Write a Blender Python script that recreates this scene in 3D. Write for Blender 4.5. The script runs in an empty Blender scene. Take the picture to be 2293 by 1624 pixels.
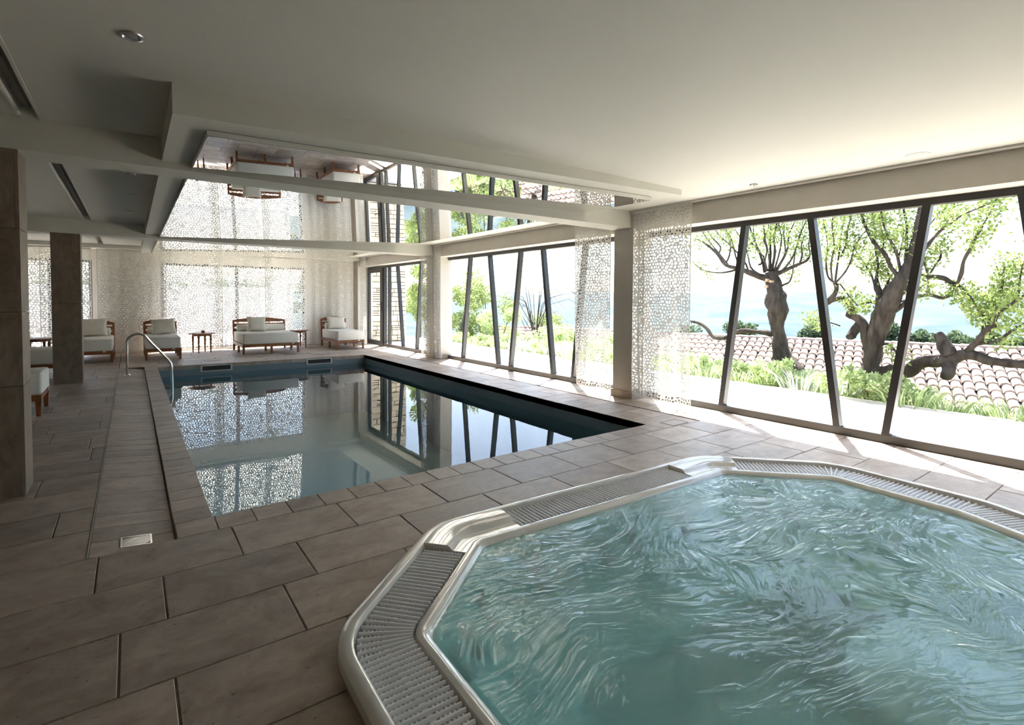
import bpy, bmesh, math, random
from mathutils import Vector, Matrix, noise

# ------------------------------------------------------------------ camera, world, sun, exposure
scene = bpy.context.scene
COL = scene.collection

def setup_camera():
    f, cx, cy = 1162.996, 1147.952, 707.41
    yaw, pitch, roll = 0.633601, -0.0320985, 0.0057619
    fw = Vector((math.sin(yaw)*math.cos(pitch), math.cos(yaw)*math.cos(pitch), math.sin(pitch)))
    r = Vector((math.cos(yaw), -math.sin(yaw), 0)); u = r.cross(fw)
    r2 = r*math.cos(roll) + u*math.sin(roll); u2 = -r*math.sin(roll) + u*math.cos(roll)
    cam = bpy.data.cameras.new('camera'); o = bpy.data.objects.new('camera', cam); COL.objects.link(o)
    cam.sensor_fit = 'HORIZONTAL'; cam.sensor_width = 36.0; cam.lens = f/2293*36.0
    cam.shift_x = -(cx-1146.5)/2293; cam.shift_y = (cy-812.0)/2293
    cam.clip_end = 9000; cam.clip_start = 0.05
    m = Matrix.Identity(4)
    for i in range(3):
        m[i][0] = r2[i]; m[i][1] = u2[i]; m[i][2] = -fw[i]
    m[0][3], m[1][3], m[2][3] = 0, 0, 1.35
    o.matrix_world = m
    scene.camera = o
setup_camera()

SUN_DIR = Vector((-0.72, -0.74, -2.22)).normalized()
w = bpy.data.worlds.new('sky'); scene.world = w; w.use_nodes = True
nt = w.node_tree
sky = nt.nodes.new('ShaderNodeTexSky'); sky.sky_type = 'NISHITA'
sky.sun_disc = False; sky.sun_elevation = math.asin(-SUN_DIR.z)
sky.sun_rotation = math.atan2(-SUN_DIR.x, -SUN_DIR.y)
sky.altitude = 300; sky.air_density = 1.0; sky.dust_density = 3.0; sky.ozone_density = 1.0
bg = nt.nodes['Background']; bg.inputs['Strength'].default_value = 0.42
nt.links.new(sky.outputs[0], bg.inputs['Color'])

sl = bpy.data.lights.new('sun', 'SUN'); sl.energy = 18.0; sl.angle = 0.009; sl.color = (1.0, 0.98, 0.945)
so = bpy.data.objects.new('sun', sl); COL.objects.link(so)
so.rotation_euler = SUN_DIR.to_track_quat('-Z', 'Y').to_euler(); so.location = (20, 20, 40)

vs = scene.view_settings
scene.display_settings.display_device = 'sRGB'
vs.view_transform = 'Standard'; vs.look = 'None'; vs.gamma = 1.0; vs.use_curve_mapping = False
vs.exposure = 1.05
cy_ = scene.cycles
cy_.max_bounces = 9; cy_.diffuse_bounces = 6; cy_.glossy_bounces = 5; cy_.transmission_bounces = 4
cy_.transparent_max_bounces = 24; cy_.volume_bounces = 0
cy_.use_denoising = True
cy_.use_adaptive_sampling = True; cy_.adaptive_threshold = 0.14; cy_.adaptive_min_samples = 22
cy_.sample_clamp_indirect = 6.0
cy_.caustics_reflective = False; cy_.caustics_refractive = False

rnd = random.Random(11)
# ------------------------------------------------------------------ helpers
class MB:
    def __init__(s): s.v = []; s.f = []
    def add(s, verts, faces):
        b = len(s.v); s.v += [tuple(p) for p in verts]; s.f += [tuple(b+i for i in q) for q in faces]; return s
    def box(s, x0, x1, y0, y1, z0, z1):
        return s.add([(x0,y0,z0),(x1,y0,z0),(x1,y1,z0),(x0,y1,z0),(x0,y0,z1),(x1,y0,z1),(x1,y1,z1),(x0,y1,z1)],
                     [(0,3,2,1),(4,5,6,7),(0,1,5,4),(1,2,6,5),(2,3,7,6),(3,0,4,7)])
    def hexa(s, p):          # 8 points, bottom loop then top loop
        return s.add(p, [(0,3,2,1),(4,5,6,7),(0,1,5,4),(1,2,6,5),(2,3,7,6),(3,0,4,7)])
    def slab(s, poly, z0, z1, bev=0.0):   # ccw polygon extruded, top edge chamfered
        n = len(poly); cx = sum(p[0] for p in poly)/n; cy = sum(p[1] for p in poly)/n
        vs = [(x,y,z0) for x,y in poly] + [(x,y,z1-bev) for x,y in poly]
        fs = [tuple(range(n-1,-1,-1))] + [(i,(i+1)%n,n+(i+1)%n,n+i) for i in range(n)]
        if bev > 0:
            for x,y in poly:
                dx, dy = cx-x, cy-y; l = math.hypot(dx,dy) or 1
                vs.append((x+dx/l*bev*1.4, y+dy/l*bev*1.4, z1))
            fs += [(n+i,n+(i+1)%n,2*n+(i+1)%n,2*n+i) for i in range(n)] + [tuple(range(2*n,3*n))]
        else:
            fs += [tuple(range(n,2*n))]
        return s.add(vs, fs)
    def tube(s, pts, radii, seg=8, cap=True):
        pts = [Vector(p) for p in pts]; n = len(pts)
        if not hasattr(radii, '__len__'): radii = [radii]*n
        up = None; rings = []
        for i,p in enumerate(pts):
            t = (pts[min(i+1,n-1)]-pts[max(i-1,0)])
            if t.length < 1e-9: t = Vector((0,0,1))
            t.normalize()
            if up is None:
                up = t.orthogonal().normalized()
            else:
                up = (up - t*up.dot(t))
                up = up.normalized() if up.length > 1e-6 else t.orthogonal().normalized()
            b = t.cross(up)
            rings.append([p + (up*math.cos(2*math.pi*k/seg) + b*math.sin(2*math.pi*k/seg))*radii[i] for k in range(seg)])
        vs = [q for r in rings for q in r]
        fs = [(i*seg+k, i*seg+(k+1)%seg, (i+1)*seg+(k+1)%seg, (i+1)*seg+k) for i in range(n-1) for k in range(seg)]
        if cap: fs += [tuple(range(seg-1,-1,-1)), tuple((n-1)*seg+k for k in range(seg))]
        return s.add(vs, fs)
    def lathe(s, prof, c=(0,0,0), seg=24, sx=1.0, sy=1.0):     # profile of (r,z)
        n = len(prof); vs = []
        for r,z in prof:
            for k in range(seg):
                a = 2*math.pi*k/seg; vs.append((c[0]+r*sx*math.cos(a), c[1]+r*sy*math.sin(a), c[2]+z))
        fs = [(i*seg+k, i*seg+(k+1)%seg, (i+1)*seg+(k+1)%seg, (i+1)*seg+k) for i in range(n-1) for k in range(seg)]
        fs += [tuple(range(seg-1,-1,-1)), tuple((n-1)*seg+k for k in range(seg))]
        return s.add(vs, fs)
    def build(s, name, mat, parent=None, smooth=False, kind=None, bevel=0.0, seg=2):
        me = bpy.data.meshes.new(name); me.from_pydata(s.v, [], s.f)
        if bevel > 0:
            bm = bmesh.new(); bm.from_mesh(me)
            bmesh.ops.remove_doubles(bm, verts=bm.verts, dist=1e-5)
            bmesh.ops.bevel(bm, geom=list(bm.edges), offset=bevel, segments=seg, affect='EDGES', profile=0.5)
            bm.to_mesh(me); bm.free()
        if mat is not None: me.materials.append(mat)
        if smooth:
            me.shade_smooth() if hasattr(me,'shade_smooth') else None
            if smooth == 'auto':
                me.set_sharp_from_angle(angle=math.radians(38))
        me.update()
        o = bpy.data.objects.new(name, me); COL.objects.link(o)
        if parent is not None: o.parent = parent
        if kind: o['kind'] = kind
        return o

def tag(o, label, cat, group=None):
    o['label'] = label; o['category'] = cat
    if group: o['group'] = group
    return o
def thing(name, label, cat, loc=(0,0,0), rz=0.0, group=None):
    o = bpy.data.objects.new(name, None); COL.objects.link(o); o.empty_display_size = 0.1
    o.location = loc; o.rotation_euler = (0,0,rz)
    return tag(o, label, cat, group)
def struct_empty(name, label=None):
    o = bpy.data.objects.new(name, None); COL.objects.link(o); o.empty_display_size = 0.1
    o['kind'] = 'structure'
    if label: o['label'] = label
    return o
def children(o): return [c for c in COL.objects if c.parent is o]
def copy_tree(o, loc=None, rz=None, label=None, parent=None):
    c = o.copy(); COL.objects.link(c); c.parent = parent
    if loc is not None: c.location = loc
    if rz is not None: c.rotation_euler = (0,0,rz)
    if label: c['label'] = label
    for ch in children(o): copy_tree(ch, parent=c)
    return c

# ------------------------------------------------------------------ materials
def piece_random(n, L, geo):
    """a random value per piece: differs between objects and between loose pieces of one object"""
    oi = n.new('ShaderNodeObjectInfo'); ad = n.new('ShaderNodeMath'); ad.operation = 'ADD'; fr = n.new('ShaderNodeMath'); fr.operation = 'FRACT'
    L.new(oi.outputs['Random'], ad.inputs[0]); L.new(geo.outputs['Random Per Island'], ad.inputs[1]); L.new(ad.outputs[0], fr.inputs[0])
    return fr.outputs[0]
MATS = {}
def mat(name, color, rough=0.6, metal=0.0, spec=0.5, noise_amt=0.0, nscale=6.0, color2=None, bump=0.0, bscale=40.0, island=0.0, stretch=(1,1,1), coat=0.0):
    m = bpy.data.materials.new(name); m.use_nodes = True; N = m.node_tree; n = N.nodes; L = N.links
    b = n['Principled BSDF']; b.inputs['Roughness'].default_value = rough; b.inputs['Metallic'].default_value = metal
    b.inputs['Specular IOR Level'].default_value = spec; b.inputs['Coat Weight'].default_value = coat
    col = None
    tc = n.new('ShaderNodeTexCoord'); mp = n.new('ShaderNodeMapping'); mp.inputs['Scale'].default_value = stretch
    geo = n.new('ShaderNodeNewGeometry')
    L.new(geo.outputs['Position'], mp.inputs['Vector'])
    rgb = n.new('ShaderNodeRGB'); rgb.outputs[0].default_value = (*color, 1); col = rgb.outputs[0]
    if noise_amt > 0 or color2:
        t = n.new('ShaderNodeTexNoise'); t.inputs['Scale'].default_value = nscale; t.inputs['Detail'].default_value = 6; t.inputs['Roughness'].default_value = 0.6
        L.new(mp.outputs[0], t.inputs['Vector'])
        rp = n.new('ShaderNodeValToRGB'); rp.color_ramp.elements[0].position = 0.34; rp.color_ramp.elements[1].position = 0.66
        c2 = color2 or tuple(max(0, c*(1-noise_amt)) for c in color)
        rp.color_ramp.elements[0].color = (*color, 1); rp.color_ramp.elements[1].color = (*c2, 1)
        L.new(t.outputs['Fac'], rp.inputs[0]); col = rp.outputs[0]
    if island > 0:
        h = n.new('ShaderNodeHueSaturation'); mr = n.new('ShaderNodeMapRange')
        mr.inputs['To Min'].default_value = 1-island; mr.inputs['To Max'].default_value = 1+island
        L.new(piece_random(n, L, geo), mr.inputs['Value']); L.new(mr.outputs[0], h.inputs['Value'])
        L.new(col, h.inputs['Color']); col = h.outputs[0]
    L.new(col, b.inputs['Base Color'])
    if bump > 0:
        t2 = n.new('ShaderNodeTexNoise'); t2.inputs['Scale'].default_value = bscale; t2.inputs['Detail'].default_value = 5
        L.new(mp.outputs[0], t2.inputs['Vector'])
        bp = n.new('ShaderNodeBump'); bp.inputs['Strength'].default_value = bump; bp.inputs['Distance'].default_value = 0.01
        L.new(t2.outputs['Fac'], bp.inputs['Height']); L.new(bp.outputs[0], b.inputs['Normal'])
    MATS[name] = m
    return m

def travertine(name, ca, cb, cc, rough=0.42, island=0.16, pits=True, stretch=(1.0,2.6,1.0), nsc=2.6):
    m = bpy.data.materials.new(name); m.use_nodes = True; N = m.node_tree; n = N.nodes; L = N.links
    b = n['Principled BSDF']
    geo = n.new('ShaderNodeNewGeometry'); mp = n.new('ShaderNodeMapping'); mp.inputs['Scale'].default_value = stretch
    add = n.new('ShaderNodeVectorMath'); add.operation = 'MULTIPLY_ADD'
    comb = n.new('ShaderNodeCombineXYZ')
    pr = piece_random(n, L, geo); L.new(pr, comb.inputs[0]); L.new(pr, comb.inputs[1])
    add.inputs[1].default_value = (37.0, 53.0, 0)
    L.new(comb.outputs[0], add.inputs[0]); L.new(geo.outputs['Position'], add.inputs[2])
    L.new(add.outputs[0], mp.inputs['Vector'])
    t = n.new('ShaderNodeTexNoise'); t.inputs['Scale'].default_value = nsc; t.inputs['Detail'].default_value = 10; t.inputs['Roughness'].default_value = 0.7
    t.inputs['Distortion'].default_value = 0.6
    L.new(mp.outputs[0], t.inputs['Vector'])
    rp = n.new('ShaderNodeValToRGB'); e = rp.color_ramp.elements
    e[0].position = 0.33; e[0].color = (*ca,1); e[1].position = 0.68; e[1].color = (*cc,1)
    k = e.new(0.5); k.color = (*cb,1)
    L.new(t.outputs['Fac'], rp.inputs[0])
    h = n.new('ShaderNodeHueSaturation'); mr = n.new('ShaderNodeMapRange')
    mr.inputs['To Min'].default_value = 1-island; mr.inputs['To Max'].default_value = 1+island
    L.new(piece_random(n, L, geo), mr.inputs['Value']); L.new(mr.outputs[0], h.inputs['Value'])
    L.new(rp.outputs[0], h.inputs['Color'])
    col = h.outputs[0]
    bp = n.new('ShaderNodeBump'); bp.inputs['Strength'].default_value = 0.25; bp.inputs['Distance'].default_value = 0.004
    if pits:
        p = n.new('ShaderNodeTexNoise'); p.inputs['Scale'].default_value = 42; p.inputs['Detail'].default_value = 3
        L.new(mp.outputs[0], p.inputs['Vector'])
        r2 = n.new('ShaderNodeValToRGB'); r2.color_ramp.elements[0].position = 0.26; r2.color_ramp.elements[1].position = 0.33
        L.new(p.outputs['Fac'], r2.inputs[0])
        mx = n.new('ShaderNodeMix'); mx.data_type = 'RGBA'; mx.blend_type = 'MIX'
        L.new(r2.outputs[0], mx.inputs['Factor'])
        mx.inputs['A'].default_value = (ca[0]*0.35, ca[1]*0.33, ca[2]*0.31, 1); L.new(col, mx.inputs['B'])
        col = mx.outputs['Result']
        L.new(r2.outputs[0], bp.inputs['Height'])
    else:
        L.new(t.outputs['Fac'], bp.inputs['Height'])
    L.new(col, b.inputs['Base Color']); L.new(bp.outputs[0], b.inputs['Normal'])
    rr = n.new('ShaderNodeMapRange'); rr.inputs['To Min'].default_value = rough-0.12; rr.inputs['To Max'].default_value = rough+0.15
    L.new(t.outputs['Fac'], rr.inputs['Value']); L.new(rr.outputs[0], b.inputs['Roughness'])
    MATS[name] = m
    return m

def thin_glass(name, tint=(0.97,0.98,0.975), ior=1.5, rough=0.0):
    m = bpy.data.materials.new(name); m.use_nodes = True; N = m.node_tree; n = N.nodes; L = N.links
    n.remove(n['Principled BSDF']); out = n['Material Output']
    tr = n.new('ShaderNodeBsdfTransparent'); tr.inputs[0].default_value = (*tint,1)
    gl = n.new('ShaderNodeBsdfGlossy'); gl.inputs['Roughness'].default_value = rough
    fr = n.new('ShaderNodeFresnel'); fr.inputs['IOR'].default_value = ior
    geo = n.new('ShaderNodeNewGeometry'); mul = n.new('ShaderNodeMath'); mul.operation = 'MULTIPLY'
    inv = n.new('ShaderNodeMath'); inv.operation = 'SUBTRACT'; inv.inputs[0].default_value = 1.0
    L.new(geo.outputs['Backfacing'], inv.inputs[1]); L.new(fr.outputs[0], mul.inputs[0]); L.new(inv.outputs[0], mul.inputs[1])
    mx = n.new('ShaderNodeMixShader'); L.new(mul.outputs[0], mx.inputs[0]); L.new(tr.outputs[0], mx.inputs[1]); L.new(gl.outputs[0], mx.inputs[2])
    L.new(mx.outputs[0], out.inputs['Surface']); MATS[name] = m
    return m

def water(name, tint, bump=0.02, scale=3.0, dist=0.02, rough=0.0, milk=0.0, milkcol=(0.5,0.7,0.7), flow=False):
    m = bpy.data.materials.new(name); m.use_nodes = True; N = m.node_tree; n = N.nodes; L = N.links
    n.remove(n['Principled BSDF']); out = n['Material Output']
    tr = n.new('ShaderNodeBsdfTransparent'); tr.inputs[0].default_value = (*tint,1)
    gl = n.new('ShaderNodeBsdfGlossy'); gl.inputs['Roughness'].default_value = rough
    fr = n.new('ShaderNodeFresnel'); fr.inputs['IOR'].default_value = 1.33
    geo = n.new('ShaderNodeNewGeometry')
    t = n.new('ShaderNodeTexNoise'); t.inputs['Scale'].default_value = scale; t.inputs['Detail'].default_value = 3
    t.inputs['Distortion'].default_value = 0.8
    if flow:
        mp = n.new('ShaderNodeMapping'); mp.inputs['Rotation'].default_value = (0,0,0.5); mp.inputs['Scale'].default_value = (0.42,1.25,1)
        sw = n.new('ShaderNodeTexNoise'); sw.inputs['Scale'].default_value = 0.9; va = n.new('ShaderNodeVectorMath'); va.operation = 'MULTIPLY_ADD'; va.inputs[1].default_value = (1.2,1.2,0)
        L.new(geo.outputs['Position'], sw.inputs['Vector']); L.new(sw.outputs['Color'], va.inputs[0]); L.new(geo.outputs['Position'], va.inputs[2])
        L.new(va.outputs[0], mp.inputs['Vector']); L.new(mp.outputs[0], t.inputs['Vector'])
    else: L.new(geo.outputs['Position'], t.inputs['Vector'])
    bp = n.new('ShaderNodeBump'); bp.inputs['Strength'].default_value = bump; bp.inputs['Distance'].default_value = dist
    L.new(t.outputs['Fac'], bp.inputs['Height'])
    L.new(bp.outputs[0], gl.inputs['Normal']); L.new(bp.outputs[0], fr.inputs['Normal'])
    # back faces (seen from inside the water) stay clear
    mul = n.new('ShaderNodeMath'); mul.operation = 'MULTIPLY'; inv = n.new('ShaderNodeMath'); inv.operation = 'SUBTRACT'; inv.inputs[0].default_value = 1.0
    L.new(geo.outputs['Backfacing'], inv.inputs[1]); L.new(fr.outputs[0], mul.inputs[0]); L.new(inv.outputs[0], mul.inputs[1])
    mx = n.new('ShaderNodeMixShader'); L.new(mul.outputs[0], mx.inputs[0]); L.new(tr.outputs[0], mx.inputs[1]); L.new(gl.outputs[0], mx.inputs[2])
    if milk > 0:                      # air bubbles near the surface scatter light
        df = n.new('ShaderNodeBsdfDiffuse'); df.inputs[0].default_value = (*milkcol,1)
        tl = n.new('ShaderNodeBsdfTranslucent'); tl.inputs[0].default_value = (*milkcol,1)
        dm = n.new('ShaderNodeMixShader'); dm.inputs[0].default_value = 0.5; L.new(df.outputs[0], dm.inputs[1]); L.new(tl.outputs[0], dm.inputs[2])
        t3 = n.new('ShaderNodeTexNoise'); t3.inputs['Scale'].default_value = 1.7; t3.inputs['Detail'].default_value = 4; t3.inputs['Distortion'].default_value = 1.5
        L.new(geo.outputs['Position'], t3.inputs['Vector'])
        mr = n.new('ShaderNodeMapRange'); mr.inputs['From Min'].default_value = 0.3; mr.inputs['From Max'].default_value = 0.7; mr.inputs['To Min'].default_value = milk*0.7; mr.inputs['To Max'].default_value = min(1.0,milk*1.25)
        L.new(t3.outputs['Fac'], mr.inputs['Value'])
        mk = n.new('ShaderNodeMath'); mk.operation = 'MULTIPLY'; L.new(mr.outputs[0], mk.inputs[0]); L.new(inv.outputs[0], mk.inputs[1])
        m2 = n.new('ShaderNodeMixShader'); L.new(mk.outputs[0], m2.inputs[0]); L.new(tr.outputs[0], m2.inputs[1]); L.new(dm.outputs[0], m2.inputs[2])
        L.new(m2.outputs[0], mx.inputs[1])
    L.new(mx.outputs[0], out.inputs['Surface'])
    MATS[name] = m
    return m

def fabric_lace(name, color):
    m = bpy.data.materials.new(name); m.use_nodes = True; N = m.node_tree; n = N.nodes; L = N.links
    n.remove(n['Principled BSDF']); out = n['Material Output']
    d = n.new('ShaderNodeBsdfDiffuse'); d.inputs[0].default_value = (*color,1)
    t = n.new('ShaderNodeBsdfTranslucent'); t.inputs[0].default_value = (*color,1)
    mx = n.new('ShaderNodeMixShader'); mx.inputs[0].default_value = 0.16
    L.new(d.outputs[0], mx.inputs[1]); L.new(t.outputs[0], mx.inputs[2]); L.new(mx.outputs[0], out.inputs['Surface'])
    MATS[name] = m
    return m
def leafmat(name, ca, cb):
    m = bpy.data.materials.new(name); m.use_nodes = True; N = m.node_tree; n = N.nodes; L = N.links
    n.remove(n['Principled BSDF']); out = n['Material Output']
    geo = n.new('ShaderNodeNewGeometry'); rp = n.new('ShaderNodeValToRGB')
    rp.color_ramp.elements[0].color = (*ca,1); rp.color_ramp.elements[1].color = (*cb,1)
    L.new(geo.outputs['Random Per Island'], rp.inputs[0])
    d = n.new('ShaderNodeBsdfDiffuse'); t = n.new('ShaderNodeBsdfTranslucent')
    L.new(rp.outputs[0], d.inputs[0]); L.new(rp.outputs[0], t.inputs[0])
    mx = n.new('ShaderNodeMixShader'); mx.inputs[0].default_value = 0.45
    L.new(d.outputs[0], mx.inputs[1]); L.new(t.outputs[0], mx.inputs[2]); L.new(mx.outputs[0], out.inputs['Surface'])
    MATS[name] = m
    return m

M_TILE = travertine('travertine floor', (0.29,0.225,0.172), (0.40,0.325,0.26), (0.52,0.44,0.365), rough=0.46, island=0.20, stretch=(1.0,1.35,1.0), nsc=4.2)
M_COLST = travertine('travertine cladding', (0.165,0.125,0.092), (0.235,0.185,0.14), (0.30,0.245,0.195), rough=0.55, island=0.08, stretch=(2,2,1), pits=False, nsc=6.0)
M_GROUT = mat('grout', (0.20,0.165,0.135), 0.9, noise_amt=0.2, nscale=20)
M_GROUTW = mat('pale grout', (0.5,0.46,0.42), 0.8)
M_CEIL = mat('ceiling paint', (0.70,0.692,0.638), 0.62, spec=0.3)
M_WALL = mat('wall plaster', (0.62,0.58,0.52), 0.7, noise_amt=0.06, nscale=3, bump=0.05, bscale=90)
M_BEAM = mat('beam paint', (0.68,0.675,0.61), 0.6, spec=0.3)
M_MIRROR = mat('mirror film', (0.86,0.87,0.85), 0.0, metal=1.0)
M_TRIM = mat('white trim', (0.72,0.71,0.67), 0.45)
M_DARKGAP = mat('dark gap', (0.05,0.045,0.04), 0.8)
M_FRAME = mat('anthracite frame', (0.035,0.034,0.036), 0.38, spec=0.5)
M_SILL = mat('sill metal', (0.075,0.072,0.07), 0.4)
M_GLASS = thin_glass('window glass')
M_LINER = mat('pool liner', (0.21,0.265,0.30), 0.45, noise_amt=0.08, nscale=30)
M_LINERF = mat('pool floor liner', (0.36,0.42,0.43), 0.5, noise_amt=0.06, nscale=30)
M_POOLW = water('pool water', (0.83,0.93,0.94), bump=0.035, scale=1.6, dist=0.02)
M_TUBW = water('hot tub water', (0.76,0.94,0.94), bump=0.5, scale=12.0, dist=0.03, rough=0.05, milk=0.60, milkcol=(0.54,0.81,0.785), flow=True)
M_TUB = mat('acrylic shell', (0.72,0.70,0.64), 0.12, spec=0.6, coat=0.4)
M_TUBIN = mat('acrylic basin', (0.62,0.68,0.66), 0.3)
M_GRATE = mat('grate plastic', (0.80,0.80,0.80), 0.4)
M_JET = mat('jet nozzle', (0.06,0.06,0.06), 0.3)
M_STEEL = mat('stainless steel', (0.72,0.72,0.72), 0.16, metal=1.0)
M_CHROME = mat('chrome', (0.7,0.7,0.7), 0.2, metal=1.0)
M_LACE = fabric_lace('cut felt', (0.80,0.785,0.75))
M_WOOD = mat('teak', (0.30,0.115,0.04), 0.45, color2=(0.20,0.07,0.024), nscale=9, stretch=(1,1,6), bump=0.1, bscale=60)
M_WOODL = mat('honey teak', (0.46,0.20,0.075), 0.45, color2=(0.34,0.13,0.045), nscale=9, stretch=(1,1,6))
M_CUSH = mat('cream canvas', (0.88,0.845,0.775), 0.9, noise_amt=0.05, nscale=14, bump=0.15, bscale=220, spec=0.2)
M_PILLOW = mat('ecru linen', (0.80,0.75,0.66), 0.9, noise_amt=0.07, nscale=10, bump=0.2, bscale=200, spec=0.2)
M_REDGL = mat('dark red glass', (0.13,0.025,0.02), 0.15, spec=0.7)
M_TERR = mat('terrace stone', (0.72,0.68,0.62), 0.8, noise_amt=0.08, nscale=3, spec=0.2)
M_STONE = mat('limestone block', (0.78,0.67,0.50), 0.85, color2=(0.66,0.54,0.38), nscale=7, bump=0.6, bscale=18, island=0.18)
M_MORTAR = mat('lime mortar', (0.12,0.095,0.07), 0.95)
M_BARK = mat('grey bark', (0.085,0.070,0.060), 0.95, color2=(0.028,0.023,0.020), nscale=13, stretch=(1,1,0.3), bump=1.0, bscale=34, spec=0.1)
M_SAWN = mat('sawn wood', (0.55,0.36,0.22), 0.8, noise_amt=0.2, nscale=20)
M_LEAF = leafmat('oak leaf', (0.14,0.21,0.06), (0.36,0.41,0.16))
M_LEAF2 = leafmat('grass blade', (0.30,0.40,0.16), (0.50,0.56,0.31))
M_LEAF3 = leafmat('lavender blade', (0.36,0.41,0.30), (0.54,0.55,0.46))
M_PINE = leafmat('pine needle', (0.06,0.09,0.05), (0.13,0.165,0.09))
M_SOIL = mat('garden soil', (0.28,0.24,0.15), 0.95, color2=(0.20,0.25,0.10), nscale=2, spec=0.0)
M_RDECK_SHADE = mat('roof deck painted shade', (0.06,0.045,0.04), 0.95, spec=0.0)  # near-black colour paints in the shadows seen between the roof tiles
M_RTILE = mat('clay roof tile', (0.36,0.275,0.235), 0.85, color2=(0.26,0.185,0.15), nscale=3, bump=0.3, bscale=20, island=0.25, spec=0.05)
M_HILL = mat('valley', (0.028,0.045,0.055), 0.95, color2=(0.062,0.076,0.075), nscale=0.004, spec=0.0)
M_BACK = mat('dark stone lining', (0.40,0.33,0.265), 0.7, noise_amt=0.15, nscale=2)
M_WHITEWALL = mat('garden wall render', (0.70,0.68,0.64), 0.85)
M_GRILL = mat('slot interior', (0.34,0.32,0.28), 0.7)
M_PLATE = mat('lid plate', (0.40,0.35,0.30), 0.5)

def haze_mat(density, color):
    m = bpy.data.materials.new('valley haze'); m.use_nodes = True; n = m.node_tree.nodes; L = m.node_tree.links
    n.remove(n['Principled BSDF']); sc = n.new('ShaderNodeVolumeScatter')
    sc.inputs['Color'].default_value = (*color,1); sc.inputs['Density'].default_value = density; sc.inputs['Anisotropy'].default_value = 0.25
    L.new(sc.outputs[0], n['Material Output'].inputs['Volume']); return m
M_HAZE = haze_mat(0.00004, (0.72,0.86,1.0))
# ------------------------------------------------------------------ key dimensions (metres)
ZC, ZB = 2.542, 2.322                      # ceiling, beam underside
PX0, PX1, PY0, PY1 = 0.388, 4.48, 3.645, 12.08   # pool
WX = 5.76                                  # window plane (inner face of the frames)
RP = 0.417                                 # tile row pitch

# ------------------------------------------------------------------ hot tub outline (rounded octagon, slightly turned)
TC = Vector((2.52, 1.42)); TROT = math.radians(-2.5)
def tub_outline(d, nc=9, ns=8):
    """closed loop of (x, y, nx, ny, side_index, t) for the outline moved inward by d"""
    a, b, c1, c2 = 1.965-d, 1.17-d, None, None
    # half planes: normals and distances of the 8 sides
    base = [(-1.95,-0.62),(-1.965,0.45),(-1.2,1.17),(1.2,1.17),(1.965,0.45),(1.95,-0.50),(1.45,-1.75),(-1.25,-1.75)]
    n = len(base); lines = []
    for i in range(n):
        p, q = Vector(base[i]), Vector(base[(i+1)%n]); t = (q-p).normalized(); nr = Vector((-t.y, t.x))
        if nr.dot(p) < 0: nr = -nr
        lines.append((nr, nr.dot(p)-d))
    V = []
    for i in range(n):
        (n1,d1),(n2,d2) = lines[i-1], lines[i]
        det = n1.x*n2.y-n1.y*n2.x
        V.append(Vector(((d1*n2.y-d2*n1.y)/det, (n1.x*d2-n2.x*d1)/det)))
    out = []
    r0 = max(0.42-d, 0.10)
    for i in range(n):                          # corner i sits between side i-1 and side i
        n1, n2 = lines[i-1][0], lines[i][0]
        ang = math.acos(max(-1,min(1,n1.dot(n2)))); k = r0*math.tan(ang/2)
        prev = V[i-1]; nxt = V[(i+1)%n]
        e1 = (prev-V[i]).normalized(); e2 = (nxt-V[i]).normalized()
        cen = V[i] - (n1+n2).normalized()*(r0/math.cos(ang/2))
        a1, a2 = math.atan2(n1.y,n1.x), math.atan2(n2.y,n2.x)
        da = (a2-a1+math.pi) % (2*math.pi) - math.pi
        for j in range(nc):
            t = j/(nc-1); aa = a1+da*t
            out.append((cen.x+r0*math.cos(aa), cen.y+r0*math.sin(aa), math.cos(aa), math.sin(aa), 'c%d'%i, t))
        # straight part up to the next corner
        m1, m2 = lines[i][0], lines[(i+1)%n][0]; ang2 = math.acos(max(-1,min(1,m1.dot(m2)))); k2 = r0*math.tan(ang2/2)
        s = V[i]+e2*k; q = V[(i+1)%n]-e2*k2
        for j in range(1, ns):
            p = s.lerp(q, j/ns); out.append((p.x, p.y, m1.x, m1.y, 's%d'%i, j/ns))
    ca, sa = math.cos(TROT), math.sin(TROT)
    return [(TC.x+x*ca-y*sa, TC.y+x*sa+y*ca, nx*ca-ny*sa, nx*sa+ny*ca, sec, t) for x,y,nx,ny,sec,t in out]
TUB_HOLE = [(p[0],p[1]) for p in tub_outline(0.03)]
def tub_span(x):
    """y range of the tub hole at x, or None"""
    ys = []
    n = len(TUB_HOLE)
    for i in range(n):
        (x0,y0),(x1,y1) = TUB_HOLE[i], TUB_HOLE[(i+1)%n]
        if (x0-x)*(x1-x) <= 0 and abs(x1-x0) > 1e-9:
            ys.append(y0+(y1-y0)*(x-x0)/(x1-x0))
    return (min(ys), max(ys)) if len(ys) >= 2 else None
HY0 = min(p[1] for p in TUB_HOLE); HX0 = min(p[0] for p in TUB_HOLE); HX1 = max(p[0] for p in TUB_HOLE)

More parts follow.
